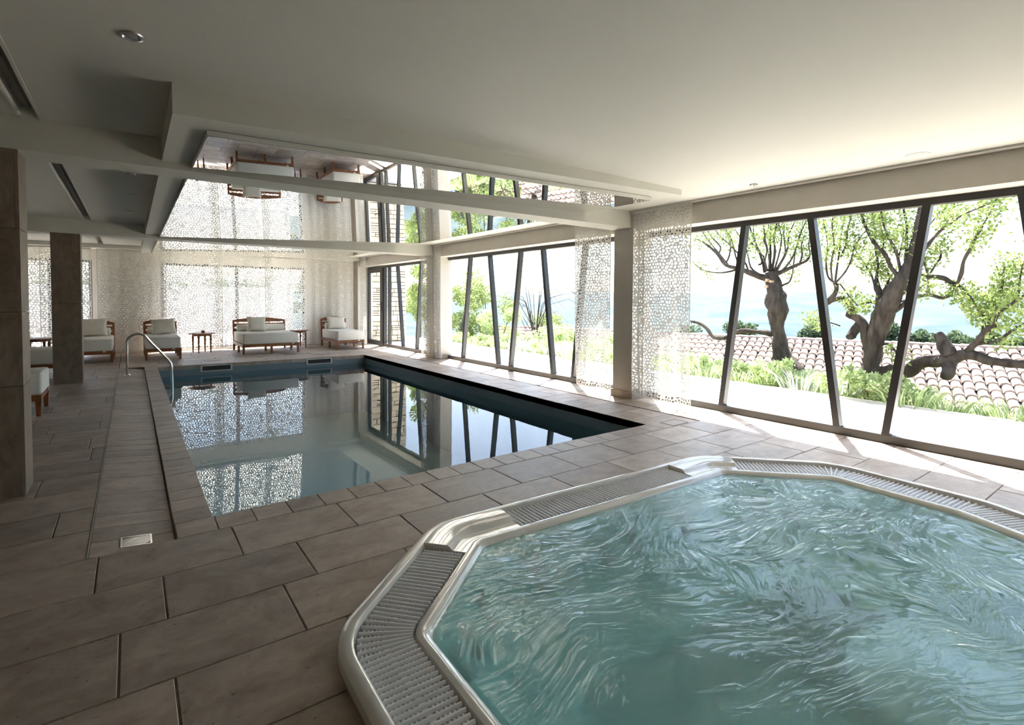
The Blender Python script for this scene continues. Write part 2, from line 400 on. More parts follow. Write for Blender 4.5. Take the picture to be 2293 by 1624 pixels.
def clip_tile(x0, x1, y0, y1):
    """tile rectangle -> list of polygons outside the tub hole"""
    if x1 < HX0 or x0 > HX1 or y0 > 2.66 or y1 < -0.45: return [[(x0,y0),(x1,y0),(x1,y1),(x0,y1)]]
    ym = TC.y
    if y0 < ym < y1:
        out = []
        if x0 < HX0+0.02: out.append([(x0,y0),(HX0+0.02,y0),(HX0+0.02,y1),(x0,y1)])
        if x1 > HX1-0.02: out.append([(HX1-0.02,y0),(x1,y0),(x1,y1),(HX1-0.02,y1)])
        return out
    N = 10; xs = [x0+(x1-x0)*i/N for i in range(N+1)]
    up = (y0+y1)/2 > ym; edge = []
    for x in xs:
        s = tub_span(x)
        if up: edge.append(max(y0, min(y1, s[1])) if s else y0)
        else: edge.append(min(y1, max(y0, s[0])) if s else y1)
    free = [((y1-e) if up else (e-y0)) > 0.004 for e in edge]
    segs = []; cur = []
    for i in range(N):
        if free[i] or free[i+1]:
            if not cur: cur = [(xs[i],edge[i])]
            cur.append((xs[i+1],edge[i+1]))
        elif cur: segs.append(cur); cur = []
    if cur: segs.append(cur)
    polys = []
    for s in segs:
        if len(s) < 2: continue
        # drop interior points on the uncut line
        if up: poly = s + [(s[-1][0], y1), (s[0][0], y1)]
        else: poly = [(s[0][0], y0), (s[-1][0], y0)] + s[::-1]
        polys.append(poly)
    return polys

# ------------------------------------------------------------------ floor
floor = struct_empty('floor', 'travertine tiled floor around the pool and hot tub')
J = 0.0035
tiles = []          # (poly)
def row_tiles(xa, xb, y0, y1, joints):
    xs = [xa] + [x for x in sorted(joints) if xa+0.06 < x < xb-0.06] + [xb]
    for a, b in zip(xs[:-1], xs[1:]):
        for poly in clip_tile(a, b, y0, y1): tiles.append(poly)
phase = {0:-0.155, 1:0.105, 2:-0.055, 3:0.107}
k = 0
while 3.41-RP*k > -1.9:                      # rows in front of the pool
    y1 = 3.41-RP*k; y0 = y1-RP
    ph = phase.get(k, rnd.uniform(0,0.6))
    row_tiles(-4.2, WX, y0, y1, [ph+0.6125*i for i in range(-9, 11)])
    k += 1
k = 0
while 3.41+RP*k < 15.44:                     # rows beside and behind the pool
    y0 = 3.41+RP*k; y1 = min(y0+RP, 15.46)
    def rj(a):
        out = []; x = a
        while x < 6.2:
            x += rnd.choice((0.41,0.61,0.61,0.82)); out.append(x)
        return out
    js = rj(-4.6-rnd.random()*0.4)
    row_tiles(-4.2, -0.205, y0, y1, js)
    if y0 >= 12.26-0.05:
        row_tiles(-0.199, WX, max(y0,12.262), y1, js)
    else:
        yy1 = min(y1, 12.262) if y0 < 12.262 else y1
        row_tiles(PX1, 5.10, y0, yy1, [PX1+0.3*(k%2)+0.02])
        row_tiles(5.13, WX, y0, yy1, [])
        if y1 > 12.262: row_tiles(-0.199, WX, 12.262, y1, js)
    k += 1
# grout bed (continuous just under the tile faces)
mb = MB()
for poly in tiles: mb.slab(poly, -0.08, -0.005)
mb.box(5.10,5.13,3.41,12.26,-0.08,-0.05)
mb.build('grout_bed', M_GROUT, floor)
def cen(p): return (sum(q[0] for q in p)/len(p), sum(q[1] for q in p)/len(p))
def inset(poly, j):
    n = len(poly)
    c = cen(poly); out = []
    for x,y in poly:
        out.append((x + (j if x < c[0] else -j), y + (j if y < c[1] else -j)))
    return out
def seen(p):
    c = cen(p); a = math.degrees(math.atan2(c[0], c[1])); d = math.hypot(*c)
    return d > 1.2 and -12 < a < 84
tiles.sort(key=lambda p: (0 if seen(p) else 1, math.hypot(*cen(p))))
field = MB()
for i, poly in enumerate(tiles):
    p = inset(poly, J); dz = rnd.uniform(-0.0008, 0.0008)
    if i < 299:
        MB().slab(p, -0.02, dz, 0.0022).build('tile', M_TILE, floor)
    else:
        field.slab(p, -0.02, dz, 0.0022)
field.build('tile_field', M_TILE, floor, kind='stuff')
# sunk gutter left of the pool: tiles slope down towards the coping
GX0, GX1, GZ = -0.199, 0.185, -0.038
y = 3.415; i = 0
ys = [3.415]
while ys[-1] < 12.25: ys.append(min(ys[-1]+RP*rnd.choice((0.5,1,1)), 12.258))
for a, b in zip(ys[:-1], ys[1:]):
    if b-a < 0.02: continue
    MB().hexa([(GX0+J,a+J,-0.09),(GX1-J,a+J,-0.09),(GX1-J,b-J,-0.09),(GX0+J,b-J,-0.09),
               (GX0+J,a+J,0.0),(GX1-J,a+J,GZ),(GX1-J,b-J,GZ),(GX0+J,b-J,0.0)]).build('gutter_tile', M_TILE, floor)
MB().hexa([(GX0-0.004,3.415,-0.1),(GX1,3.415,-0.1),(GX1,12.258,-0.1),(GX0-0.004,12.258,-0.1),
           (GX0-0.004,3.415,-0.004),(GX1,3.415,GZ-0.005),(GX1,12.258,GZ-0.005),(GX0-0.004,12.258,-0.004)]).build('gutter_bed', M_GROUT, floor)
MB().box(-0.2055,-0.1985,3.415,12.258,-0.02,0.0012).build('grout_line', M_GROUTW, floor)

# coping stones round the pool rim
coping = struct_empty('pool_coping', 'travertine coping stones along the pool edge')
def cstone(x0,x1,y0,y1,z=0.0):
    dz = rnd.uniform(-0.001,0.001)
    MB().slab([(x0+0.002,y0+0.002),(x1-0.002,y0+0.002),(x1-0.002,y1-0.002),(x0+0.002,y1-0.002)], -0.075, z+dz, 0.003).build('coping_stone', M_TILE, coping)
x = 0.398-0.21
while x < PX1-0.02:
    x1 = min(x+0.2055, PX1)
    cstone(max(x,0.185), x1, 3.414, PY0); x = x1
y = PY0
while y < 12.25:
    y1 = min(y+rnd.choice((0.2085,0.2085,0.2085,0.417)), 12.258)
    cstone(0.185, PX0, y, y1); y = y1
x = PX0
while x < PX1-0.02:
    x1 = min(x+0.41, PX1); cstone(x, x1, PY1, 12.258); x = x1

# ------------------------------------------------------------------ pool basin and water
PZ = -1.35; WZ = -0.205
basin = struct_empty('pool_basin', 'grey lined swimming pool basin')
T = 0.2
MB().box(PX0-T,PX0,PY0-T,PY1+T,PZ,-0.076).build('side_wall', M_LINER, basin)
MB().box(PX1,PX1+T,PY0-T,PY1+T,PZ,-0.081).build('side_wall', M_LINER, basin)
MB().box(PX1,PX1+0.012,PY0,PY1,-0.08,-0.006).build('rim_band', M_LINER, basin)
MB().box(PX0,PX1,PY0-T,PY0,PZ,-0.076).build('end_wall', M_LINER, basin)
MB().box(PX0,PX1,PY1,PY1+T,PZ,-0.076).build('end_wall', M_LINER, basin)
MB().box(PX0-T,PX1+T,PY0-T,PY1+T,PZ-0.15,PZ).build('pool_floor', M_LINERF, basin)
wtr = MB().box(PX0+0.001,PX1-0.001,PY0+0.001,PY1-0.001,PZ+0.002,WZ).build('pool_water', M_POOLW)
tag(wtr, 'still blue-grey water filling the long rectangular swimming pool', 'water')
for (xa, xb, which) in ((1.105,1.67,'left'),(3.146,3.71,'right')):
    sk = thing('pool_skimmer', 'pale skimmer mouth in far pool wall, %s one of the two' % which, 'skimmer', ((xa+xb)/2, PY1, -0.085), 0, 'skimmers in the far pool wall')
    hw = (xb-xa)/2
    for a in ((-hw,hw,0.045,0.062),(-hw,hw,-0.062,-0.045)):
        MB().box(a[0],a[1],-0.016,-0.0002,a[2],a[3]).build('frame_bar', M_TRIM, sk)
    for s in (-1,1): MB().box(min(s*hw,s*(hw-0.03)),max(s*hw,s*(hw-0.03)),-0.016,-0.0002,-0.045,0.045).build('frame_bar', M_TRIM, sk)
    MB().box(-hw+0.03,hw-0.03,-0.004,-0.0002,-0.045,0.045).build('flap', M_DARKGAP, sk)

# ------------------------------------------------------------------ ceiling, beams, soffit trays, mirror panels
ceil = struct_empty('ceiling', 'cream painted plaster ceiling')
SX0, SX1 = -0.578, -0.477
bays = [(-2.2, 4.73), (5.06, 10.45), (10.85, 15.46)]
mb = MB()
mb.box(-4.2, SX0, -2.2, 15.46, ZC, ZC+0.2); mb.box(SX1, 5.395, -2.2, 15.46, ZC, ZC+0.2)
mb.box(5.403, 5.86, -2.2, 15.46, ZC, ZC+0.2)
mb.box(5.395, 5.403, -2.2, 15.46, ZC+0.03, ZC+0.2)
mb.build('ceiling_slab', M_CEIL, ceil)
for i,(a,b) in enumerate(bays):
    d = thing('slot_diffuser', ['linear air slot in the ceiling nearest the camera, at upper left', 'linear air slot in the ceiling between the two crossing beams', 'linear air slot in the ceiling of the far bay'][i], 'vent', (SX0, a, ZC), 0, 'linear ceiling slots')
    L = b-a; W = SX1-SX0
    MB().box(0,W,0,L,0.07,0.09).build('slot_back', M_GRILL, d)
    MB().box(-0.012,0.004,0,L,-0.004,0.07).build('slot_side', M_TRIM, d)
    MB().box(W-0.004,W+0.012,0,L,-0.004,0.07).build('slot_side', M_TRIM, d)
    MB().box(W*0.47,W*0.53,0,L,0.05,0.07).build('slot_blade', M_GRILL, d)
for i,(a,b) in enumerate(((4.73,5.06),(10.45,10.85))):
    MB().box(-4.2,5.45,a,b,ZB,ZC+0.1).build('ceiling_beam', M_BEAM, None, kind='structure')['label'] = ('painted cross beam over the near end of the pool','painted cross beam over the far end of the pool')[i]
MB().box(-4.2,5.499,14.95,15.46,2.452,ZC+0.1).build('ceiling_beam', M_BEAM, None, kind='structure')['label'] = 'pelmet beam above the far curtains'
def sz(x): return 2.370+0.0240*(x-0.2)     # soffit underside rises gently to the right
def mz(x): return 2.341+0.0225*(x-0.39)    # mirror film underside
trays = [(3.47,4.73,3.69,4.73,[]),(5.06,10.45,5.06,10.45,[8.45,9.55]),(10.85,14.6,10.85,14.4,[])]
for i,(ya,yb,ma,mbb,seams) in enumerate(trays):
    s = struct_empty('soffit', 'dropped soffit carrying the mirror ceiling')
    MB().hexa([(0.2,ya,sz(0.2)),(4.8,ya,sz(4.8)),(4.8,yb,sz(4.8)),(0.2,yb,sz(0.2)),(0.2,ya,ZC+0.05),(4.8,ya,ZC+0.05),(4.8,yb,ZC+0.05),(0.2,yb,ZC+0.05)]).build('soffit_box', M_BEAM, s)
    x0,x1 = 0.388,4.578
    MB().hexa([(x0,ma,mz(x0)),(x1,ma,mz(x1)),(x1,mbb,mz(x1)),(x0,mbb,mz(x0)),(x0,ma,sz(x0)-0.004),(x1,ma,sz(x1)-0.004),(x1,mbb,sz(x1)-0.004),(x0,mbb,sz(x0)-0.004)]).build('mirror_tray', M_TRIM, s)
    g = 0.006
    MB().hexa([(x0+g,ma+g,sz(x0)-0.005),(x1-g,ma+g,sz(x1)-0.005),(x1-g,mbb,sz(x1)-0.005),(x0+g,mbb,sz(x0)-0.005),(x0+g,ma+g,sz(x0)+0.01),(x1-g,ma+g,sz(x1)+0.01),(x1-g,mbb,sz(x1)+0.01),(x0+g,mbb,sz(x0)+0.01)]).build('shadow_gap', M_DARKGAP, s)
    cuts = [ma+0.006]+seams+[mbb-0.001]
    for a,b in zip(cuts[:-1],cuts[1:]):
        xa,xb = x0+0.006, x1-0.006
        MB().hexa([(xa,a+0.003,mz(xa)-0.003),(xb,a+0.003,mz(xb)-0.003),(xb,b-0.003,mz(xb)-0.003),(xa,b-0.003,mz(xa)-0.003),(xa,a+0.003,mz(xa)+0.004),(xb,a+0.003,mz(xb)+0.004),(xb,b-0.003,mz(xb)+0.004),(xa,b-0.003,mz(xa)+0.004)]).build('mirror_panel', M_MIRROR, s)

# ------------------------------------------------------------------ columns with stone cladding
def column(x0,x1,y0,y1,label):
    c = struct_empty('column', label)
    MB().box(x0+0.02,x1-0.02,y0+0.02,y1-0.02,0,ZB).build('core', M_DARKGAP, c)
    zs = [0,0.75,1.245,1.80,ZB]
    for a,b in zip(zs[:-1],zs[1:]):
        a += 0.002; b -= 0.002
        MB().box(x0,x1-0.021,y0,y0+0.02,a,b).build('cladding_panel', M_COLST, c)
        MB().box(x0,x1-0.021,y1-0.02,y1,a,b).build('cladding_panel', M_COLST, c)
        MB().box(x1-0.02,x1,y0,y1,a,b).build('cladding_panel', M_COLST, c)
        MB().box(x0-0.001,x0+0.019,y0+0.021,y1-0.021,a,b).build('cladding_panel', M_COLST, c)
column(-1.02,-0.59,4.735,5.055,'brown travertine column at left edge, under the near beam')
column(-0.975,-0.625,10.50,10.82,'brown travertine column under the far beam')

# ------------------------------------------------------------------ right wall: bulkhead, pilasters, windows
wall = struct_empty('wall_right', 'plastered window wall on the right')
MB().box(5.50,5.86,-2.2,15.46,2.277,ZC).build('bulkhead', M_WALL, wall)
for (a,b) in ((4.69,5.03),(15.22,15.46)):
    MB().box(5.45,5.86,a,b,0,ZB if a<15 else ZC).build('pilaster', M_WALL, wall)
MB().box(5.56,5.86,10.30,10.97,0,2.277).build('pilaster', M_WALL, wall)
MB().box(5.45,5.5,4.69,5.03,ZB,ZC).build('pilaster', M_WALL, wall)
MB().box(5.70,5.86,-2.2,-0.9,0,2.277).build('end_pier', M_WALL, wall)
MB().box(WX-0.1,6.0,-2.2,15.46,-0.25,-0.001).build('threshold', M_GROUT, wall)
for i,(a,b,xf) in enumerate(((4.685,5.035,5.45),(10.295,10.975,5.56))):
    t = MB()
    t.box(xf-0.015,xf,a-0.015,b+0.015,0,0.10); t.box(xf,WX-0.02,b,b+0.015,0,0.10); t.box(xf,WX-0.02,a-0.015,a,0,0.10)
    t.build('trim_%d' % (i+1), M_TILE, None, kind='structure')
# curtain track along the ceiling
tr = MB(); tr.box(5.405,5.475,-2.2,4.725,ZC-0.016,ZC-0.0005); tr.build('trim_3', M_TRIM, None, kind='structure')
tr = MB(); tr.box(5.405,5.475,5.065,10.445,ZC-0.016,ZC-0.0005); tr.build('trim_4', M_TRIM, None, kind='structure')
tr = MB(); tr.box(5.405,5.475,10.855,14.94,ZC-0.016,ZC-0.0005); tr.build('trim_5', M_TRIM, None, kind='structure')

ZH0, ZH1 = 2.215, 2.277      # head rail
ZS = 0.078                   # sill rail height
FD = 0.09                    # frame depth
def window(idx, ya, yb, mulls, label, lean0=None, door=False):
    w = struct_empty('window_%d' % idx, label)
    MB().box(WX,WX+FD,ya,yb,ZH0,ZH1).build('head_rail', M_FRAME, w)
    MB().box(WX,WX+FD,ya,yb,0,ZS).build('sill_rail', M_SILL, w)
    for yy in (ya, yb-0.05): MB().box(WX+0.002,WX+FD,yy,yy+0.05,ZS,ZH0).build('jamb', M_FRAME, w)
    hw = 0.032
    for (yt, ybot) in mulls:
        MB().hexa([(WX-0.004,ybot-hw,ZS-0.002),(WX+FD-0.01,ybot-hw,ZS-0.002),(WX+FD-0.01,ybot+hw,ZS-0.002),(WX-0.004,ybot+hw,ZS-0.002),
                   (WX-0.004,yt-hw,ZH0+0.002),(WX+FD-0.01,yt-hw,ZH0+0.002),(WX+FD-0.01,yt+hw,ZH0+0.002),(WX-0.004,yt+hw,ZH0+0.002)]).build('mullion', M_FRAME, w)
    lines = sorted([(ya+0.05-hw,ya+0.05-hw)]+list(mulls)+[(yb-0.05+hw,yb-0.05+hw)], key=lambda q:q[0]+q[1])
    for (t0,b0),(t1,b1) in zip(lines[:-1],lines[1:]):
        xa,xb = WX+0.038, WX+0.046
        MB().hexa([(xa,b0+hw,ZS),(xb,b0+hw,ZS),(xb,b1-hw,ZS),(xa,b1-hw,ZS),(xa,t0+hw,ZH0),(xb,t0+hw,ZH0),(xb,t1-hw,ZH0),(xa,t1-hw,ZH0)]).build('pane', M_GLASS, w)
    return w
window(1, -0.9, 4.75, [(3.31,3.557),(2.571,2.272),(1.582,1.849),(0.96,0.66),(-0.15,0.12)], 'near window wall with leaning mullions, looking out at the old trees')
window(2, 4.97, 10.36, [(9.403,9.695),(8.664,8.348),(7.644,7.937),(7.0,6.70),(5.95,6.2)], 'middle window wall with leaning mullions, beside the pool')
window(3, 10.91, 14.02, [(13.678,13.67),(13.119,12.782),(11.70,11.96)], 'far window wall next to the glazed door')
door = struct_empty('door_1', 'dark framed glazed door at the far end of the window wall')
ya, yb = 14.04, 15.2
MB().box(WX,WX+FD,ya-0.02,yb,ZH0,ZH1).build('head_rail', M_FRAME, door)
MB().box(WX,WX+FD,ya-0.02,yb,0,0.03).build('threshold_rail', M_SILL, door)
MB().box(WX-0.015,WX+0.05,ya,ya+0.20,0.03,ZH0).build('lock_stile', M_FRAME, door)
MB().box(WX-0.015,WX+0.05,yb-0.10,yb,0.03,ZH0).build('hinge_stile', M_FRAME, door)
MB().box(WX-0.015,WX+0.05,ya+0.20,yb-0.10,2.10,ZH0).build('top_rail', M_FRAME, door)
MB().box(WX-0.015,WX+0.05,ya+0.20,yb-0.10,0.03,0.13).build('bottom_rail', M_FRAME, door)
MB().box(WX+0.016,WX+0.024,ya+0.20,yb-0.10,0.13,2.10).build('pane', M_GLASS, door)
h = MB(); h.box(WX-0.03,WX-0.015,ya+0.08,ya+0.12,1.0,1.24); h.tube([(WX-0.03,ya+0.10,1.18),(WX-0.07,ya+0.10,1.18)],0.011,8); h.tube([(WX-0.07,ya+0.09,1.18),(WX-0.07,ya+0.30,1.18)],0.011,8)
h.build('handle', M_FRAME, door)

# ------------------------------------------------------------------ other walls
fw = struct_empty('wall_far', 'far wall behind the long lace curtain')
Y0,Y1 = 15.46,15.76
for (xa,xb,za,zb) in ((-4.2,-2.2,0,ZC),(-2.2,-0.72,2.2,ZC),(-0.72,0.6,0,ZC),(0.6,4.0,2.2,ZC),(4.0,6.0,0,ZC),(0.6,4.0,-0.2,0.03),(-2.2,-0.72,-0.2,0.03)):
    MB().box(xa,xb,Y0,Y1,za,zb).build('wall_panel', M_WALL, fw)
for idx,(xa,xb,mid) in enumerate(((0.6,4.0,2.28),(-2.2,-0.72,-1.46))):
    w = struct_empty('window_%d' % (4+idx), ('wide window behind the far lace curtain','smaller window behind the far left lace curtain')[idx])
    for a,b in ((xa,xa+0.06),(mid-0.04,mid+0.04),(xb-0.06,xb)): MB().box(a,b,15.52,15.6,0.09,2.14).build('stile', M_FRAME, w)
    MB().box(xa,xb,15.52,15.6,2.14,2.2).build('head_rail', M_FRAME, w); MB().box(xa,xb,15.52,15.6,0.03,0.09).build('sill_rail', M_FRAME, w)
    for a,b in ((xa+0.06,mid-0.04),(mid+0.04,xb-0.06)): MB().box(a,b,15.555,15.563,0.09,2.14).build('pane', M_GLASS, w)
MB().box(-4.5,-4.2,-2.5,15.76,-0.1,ZC+0.2).build('wall_left', M_BACK, None, kind='structure')
MB().box(-4.5,6.0,-2.5,-2.2,-0.1,ZC+0.2).build('wall_back', M_BACK, None, kind='structure')
MB().box(-4.4,6.0,15.44,15.459,0,0.06).build('baseboard_far', M_TILE, None, kind='structure')
MB().box(-4.5,5.9,-2.5,15.85,ZC+0.2,ZC+0.45).build('roof_slab', M_WHITEWALL, None, kind='structure')
# ------------------------------------------------------------------ hot tub
def loops_mesh(prof, close_center=None, closed_top=None):
    """sweep (d,z) profile round the tub outline"""
    rings = [[(p[0],p[1],z) for p in tub_outline(d)] for d,z in prof]
    n = len(rings[0]); mb = MB(); vs = [q for r in rings for q in r]; fs = []
    for i in range(len(rings)-1):
        for k in range(n):
            fs.append((i*n+k, i*n+(k+1)%n, (i+1)*n+(k+1)%n, (i+1)*n+k))
    if close_center is not None:
        vs.append((TC.x,TC.y,close_center)); c = len(vs)-1; b = (len(rings)-1)*n
        fs += [(b+k, b+(k+1)%n, c) for k in range(n)]
    mb.add(vs, fs); return mb
def recalc(o):
    bm = bmesh.new(); bm.from_mesh(o.data); bmesh.ops.recalc_face_normals(bm, faces=bm.faces); bm.to_mesh(o.data); bm.free()
tub = thing('hot_tub', 'large cream acrylic hot tub sunk into the floor, full of swirling water', 'hot tub', (0,0,0))
RIM = [(0.016,-0.07),(0.012,0.0),(0.002,0.02),(0.0,0.045),(0.006,0.062),(0.022,0.072),(0.05,0.074),(0.060,0.070),(0.064,0.05),(0.066,-0.08),(0.285,-0.08),(0.285,0.04),(0.292,0.052),(0.31,0.056),(0.335,0.050),(0.352,0.030),(0.364,0.0),(0.374,-0.1)]
o = loops_mesh(RIM).build('rim', M_TUB, tub, smooth='auto')
BAS = [(0.374,-0.1),(0.50,-0.30),(0.56,-0.40),(0.60,-0.44),(0.86,-0.47),(0.90,-0.50),(0.96,-0.95)]
o = loops_mesh(BAS, -0.98).build('basin', M_TUBIN, tub, smooth='auto')
# moulded seat pad in the near right corner of the basin
pad = MB(); pad.lathe([(0.0,-0.46),(0.42,-0.46),(0.46,-0.42),(0.44,-0.33),(0.36,-0.30),(0.0,-0.29)], (2.95,0.72,0.0), 32, 1.1, 0.75)
pad.build('seat_pad', M_TUBIN, tub, smooth='auto')
# water body
def tub_water():
    edge = tub_outline(0.350); n = len(edge); vs = []; fs = []; NR = 64
    for i in range(NR):
        s = 1.0 - i/NR
        for (x,y,_,_,_,_) in edge:
            px = TC.x+(x-TC.x)*s; py = TC.y+(y-TC.y)*s
            q = Vector((px*2.2+py*0.9, py*4.2-px*1.0, 0.0))
            a = min(1.0, (1-s)*14)
            z = 0.030 + a*(0.010*noise.noise(q) + 0.006*noise.noise(q*2.3+Vector((3,7,1))) + 0.0025*noise.noise(q*5.5))
            vs.append((px,py,z))
    for i in range(NR-1):
        for k in range(n): fs.append((i*n+k, i*n+(k+1)%n, (i+1)*n+(k+1)%n, (i+1)*n+k))
    vs.append((TC.x,TC.y,0.03)); c = len(vs)-1; b = (NR-1)*n
    fs += [(b+k, b+(k+1)%n, c) for k in range(n)]
    base = len(vs); prev = 0
    for d,z in [(0.362,0.004),(0.378,-0.1),(0.504,-0.296),(0.564,-0.396),(0.604,-0.436),(0.865,-0.466),(0.905,-0.496),(0.965,-0.94)]:
        st = len(vs); vs += [(p[0],p[1],z) for p in tub_outline(d)]
        for k in range(n): fs.append((prev+k, st+k, st+(k+1)%n, prev+(k+1)%n))
        prev = st
    vs.append((TC.x,TC.y,-0.975)); c = len(vs)-1
    fs += [(prev+k, c, prev+(k+1)%n) for k in range(n)]
    o = MB().add(vs, fs).build('hot_tub_water', M_TUBW, None, smooth=True); recalc(o)
    return tag(o, 'turquoise rippling water filling the hot tub to its rim', 'water')
tub_water()
# corner covers between the grates
OUT = tub_outline(0.0); NOUT = len(OUT)
def sec_idx(secs): return [i for s in secs for i in range(NOUT) if OUT[i][4] == s]
def path_at(secs, d, ext=0):
    idx = sec_idx(secs)
    if ext: idx = [(idx[0]-j) % NOUT for j in range(ext,0,-1)] + idx + [(idx[-1]+j) % NOUT for j in range(1,ext+1)]
    o = tub_outline(d); return [o[i] for i in idx]
for s in ('c2','c3','c6','c7'):
    prof = [(0.058,0.0),(0.058,0.073),(0.185,0.0735),(0.20,0.066),(0.212,0.052),(0.225,0.048),(0.292,0.047),(0.292,0.0)]
    rings = [path_at([s], d, 1) for d,_ in prof]; m = len(rings[0]); vs = []; fs = []
    for r,(d,z) in zip(rings,prof): vs += [(p[0],p[1],z) for p in r]
    for i in range(len(prof)-1):
        for k in range(m-1): fs.append((i*m+k, i*m+k+1, (i+1)*m+k+1, (i+1)*m+k))
    fs.append(tuple(i*m for i in range(len(prof)))); fs.append(tuple(i*m+m-1 for i in reversed(range(len(prof)))))
    o = MB().add(vs, fs).build('corner_cover', M_TUB, tub, smooth='auto'); recalc(o)
# water jets on the basin wall and seats
for secs in (['s1','s2','s3'],):
    for sname, ts in (('s1',(0.05,0.45,0.95)),('s2',(0.12,0.38,0.62,0.9)),('s3',(0.25,0.75)),('s4',(0.3,0.8))):
        for (d, z) in ((0.405,-0.135),(0.455,-0.215)):
            seg = [p for p in tub_outline(d) if p[4]==sname]
            for t in ts:
                p = seg[int(t*(len(seg)-1))]
                j = MB(); j.tube([(p[0]+p[2]*0.02,p[1]+p[3]*0.02,z-0.02),(p[0]-p[2]*0.012,p[1]-p[3]*0.012,z+0.012),(p[0]-p[2]*0.018,p[1]-p[3]*0.018,z+0.018)],[0.036,0.036,0.018],14); j.build('jet', M_JET, tub)
# overflow grates: slats across, ribs along
pts5 = [(-0.0072,0.0),(0.0072,0.0),(0.0072,0.012),(0.0035,0.019),(-0.0035,0.019),(-0.0072,0.012)]
HL = 0.1045
sv = [(x,-HL,z) for x,z in pts5]+[(x,HL,z) for x,z in pts5]
sf = [(i,(i+1)%6,6+(i+1)%6,6+i) for i in range(6)]+[(5,4,3,2,1,0),(6,7,8,9,10,11)]
slat_me = bpy.data.meshes.new('slat'); slat_me.from_pydata(sv, [], sf); slat_me.materials.append(M_GRATE); slat_me.update()
def grate(secs, label, trim=0.03):
    mid = path_at(secs, 0.1755); P = [Vector((p[0],p[1])) for p in mid]; Nn = [Vector((p[2],p[3])) for p in mid]
    L = [0.0]
    for a,b in zip(P[:-1],P[1:]): L.append(L[-1]+(b-a).length)
    g = thing('overflow_grate', label, 'grate', (P[len(P)//2].x, P[len(P)//2].y, 0.032), 0, 'overflow grates round the hot tub')
    org = Vector(g.location)
    s = 0.02; sp = 0.0283
    while s < L[-1]-0.015:
        i = max(k for k in range(len(L)) if L[k] <= s); i = min(i, len(P)-2)
        t = (s-L[i])/max(1e-9, L[i+1]-L[i]); p = P[i].lerp(P[i+1], t); n = Nn[i].lerp(Nn[i+1], t).normalized()
        o = bpy.data.objects.new('slat', slat_me); COL.objects.link(o); o.parent = g
        o.location = (p.x-org.x, p.y-org.y, 0.0); o.rotation_euler = (0,0,math.atan2(n.y,n.x)-math.pi/2)
        s += sp
    for d in (0.085,0.101,0.117,0.133,0.149,0.1755,0.202,0.218,0.234,0.250,0.266):
        hw = 0.0036 if abs(d-0.1755) > 0.01 else 0.011
        A = path_at(secs, d-hw); B = path_at(secs, d+hw); m = len(A); vs = []; fs = []
        for z in (0.0,0.009):
            vs += [(p[0]-org.x,p[1]-org.y,z) for p in A]+[(p[0]-org.x,p[1]-org.y,z) for p in B]
        for k in range(m-1):
            fs += [(2*m+k,2*m+k+1,3*m+k+1,3*m+k),(k,m+k,m+k+1,k+1),(k,k+1,2*m+k+1,2*m+k),(m+k,3*m+k,3*m+k+1,m+k+1)]
        MB().add(vs, fs).build('rib', M_GRATE, g)
grate(['s7','c0','s0','c1','s1'], 'white slatted overflow grate curving round the left end of the hot tub')
grate(['s2'], 'straight white slatted overflow grate on the hot tub side facing the pool')
grate(['s3','c4','s4','c5','s5'], 'white slatted overflow grate curving round the window end of the hot tub')

# ------------------------------------------------------------------ lace curtains: felt sheets with cut-out holes
def clip_poly(poly, nx, ny, d):
    """keep the part of poly with nx*x+ny*y <= d"""
    out = []; n = len(poly)
    for i in range(n):
        p = poly[i]; q = poly[(i+1)%n]; a = nx*p[0]+ny*p[1]-d; b = nx*q[0]+ny*q[1]-d
        if a <= 0: out.append(p)
        if (a < 0 < b) or (b < 0 < a):
            t = a/(a-b); out.append((p[0]+(q[0]-p[0])*t, p[1]+(q[1]-p[1])*t))
    return out
def lace_cells(W, H, cell, R):
    """Voronoi cells of jittered sites filling W x H"""
    nx = max(3,int(round(W/cell))); ny = max(3,int(round(H/(cell*0.87)))); dx = W/nx; dy = H/ny; S = {}
    for j in range(-2,ny+2):
        for i in range(-2,nx+2):
            S[i,j] = ((i+0.5+0.5*(j%2)-0.25+R.uniform(-0.40,0.40))*dx, (j+0.5+R.uniform(-0.40,0.40))*dy)
    cells = []
    for j in range(ny):
        for i in range(nx):
            x,y = S[i,j]; x = min(max(x,0.004),W-0.004); y = min(max(y,0.004),H-0.004)
            poly = [(x-2*dx,y-2*dy),(x+2*dx,y-2*dy),(x+2*dx,y+2*dy),(x-2*dx,y+2*dy)]
            for b in range(-2,3):
                for a in range(-2,3):
                    if (a or b) and (i+a,j+b) in S:
                        u,v = S[i+a,j+b]; ex,ey = u-x, v-y; L2 = ex*ex+ey*ey
                        if L2 > 9*dx*dx or L2 < 1e-9: continue
                        poly = clip_poly(poly, ex, ey, ex*(x+u)/2+ey*(y+v)/2)
                        if len(poly) < 3: break
                if len(poly) < 3: break
            if len(poly) >= 3: poly = clip_poly(poly,-1,0,0)
            if len(poly) >= 3: poly = clip_poly(poly,1,0,W)
            if len(poly) >= 3: poly = clip_poly(poly,0,-1,0)
            if len(poly) >= 3: poly = clip_poly(poly,0,1,H)
            if len(poly) >= 3: cells.append(poly)
    return cells
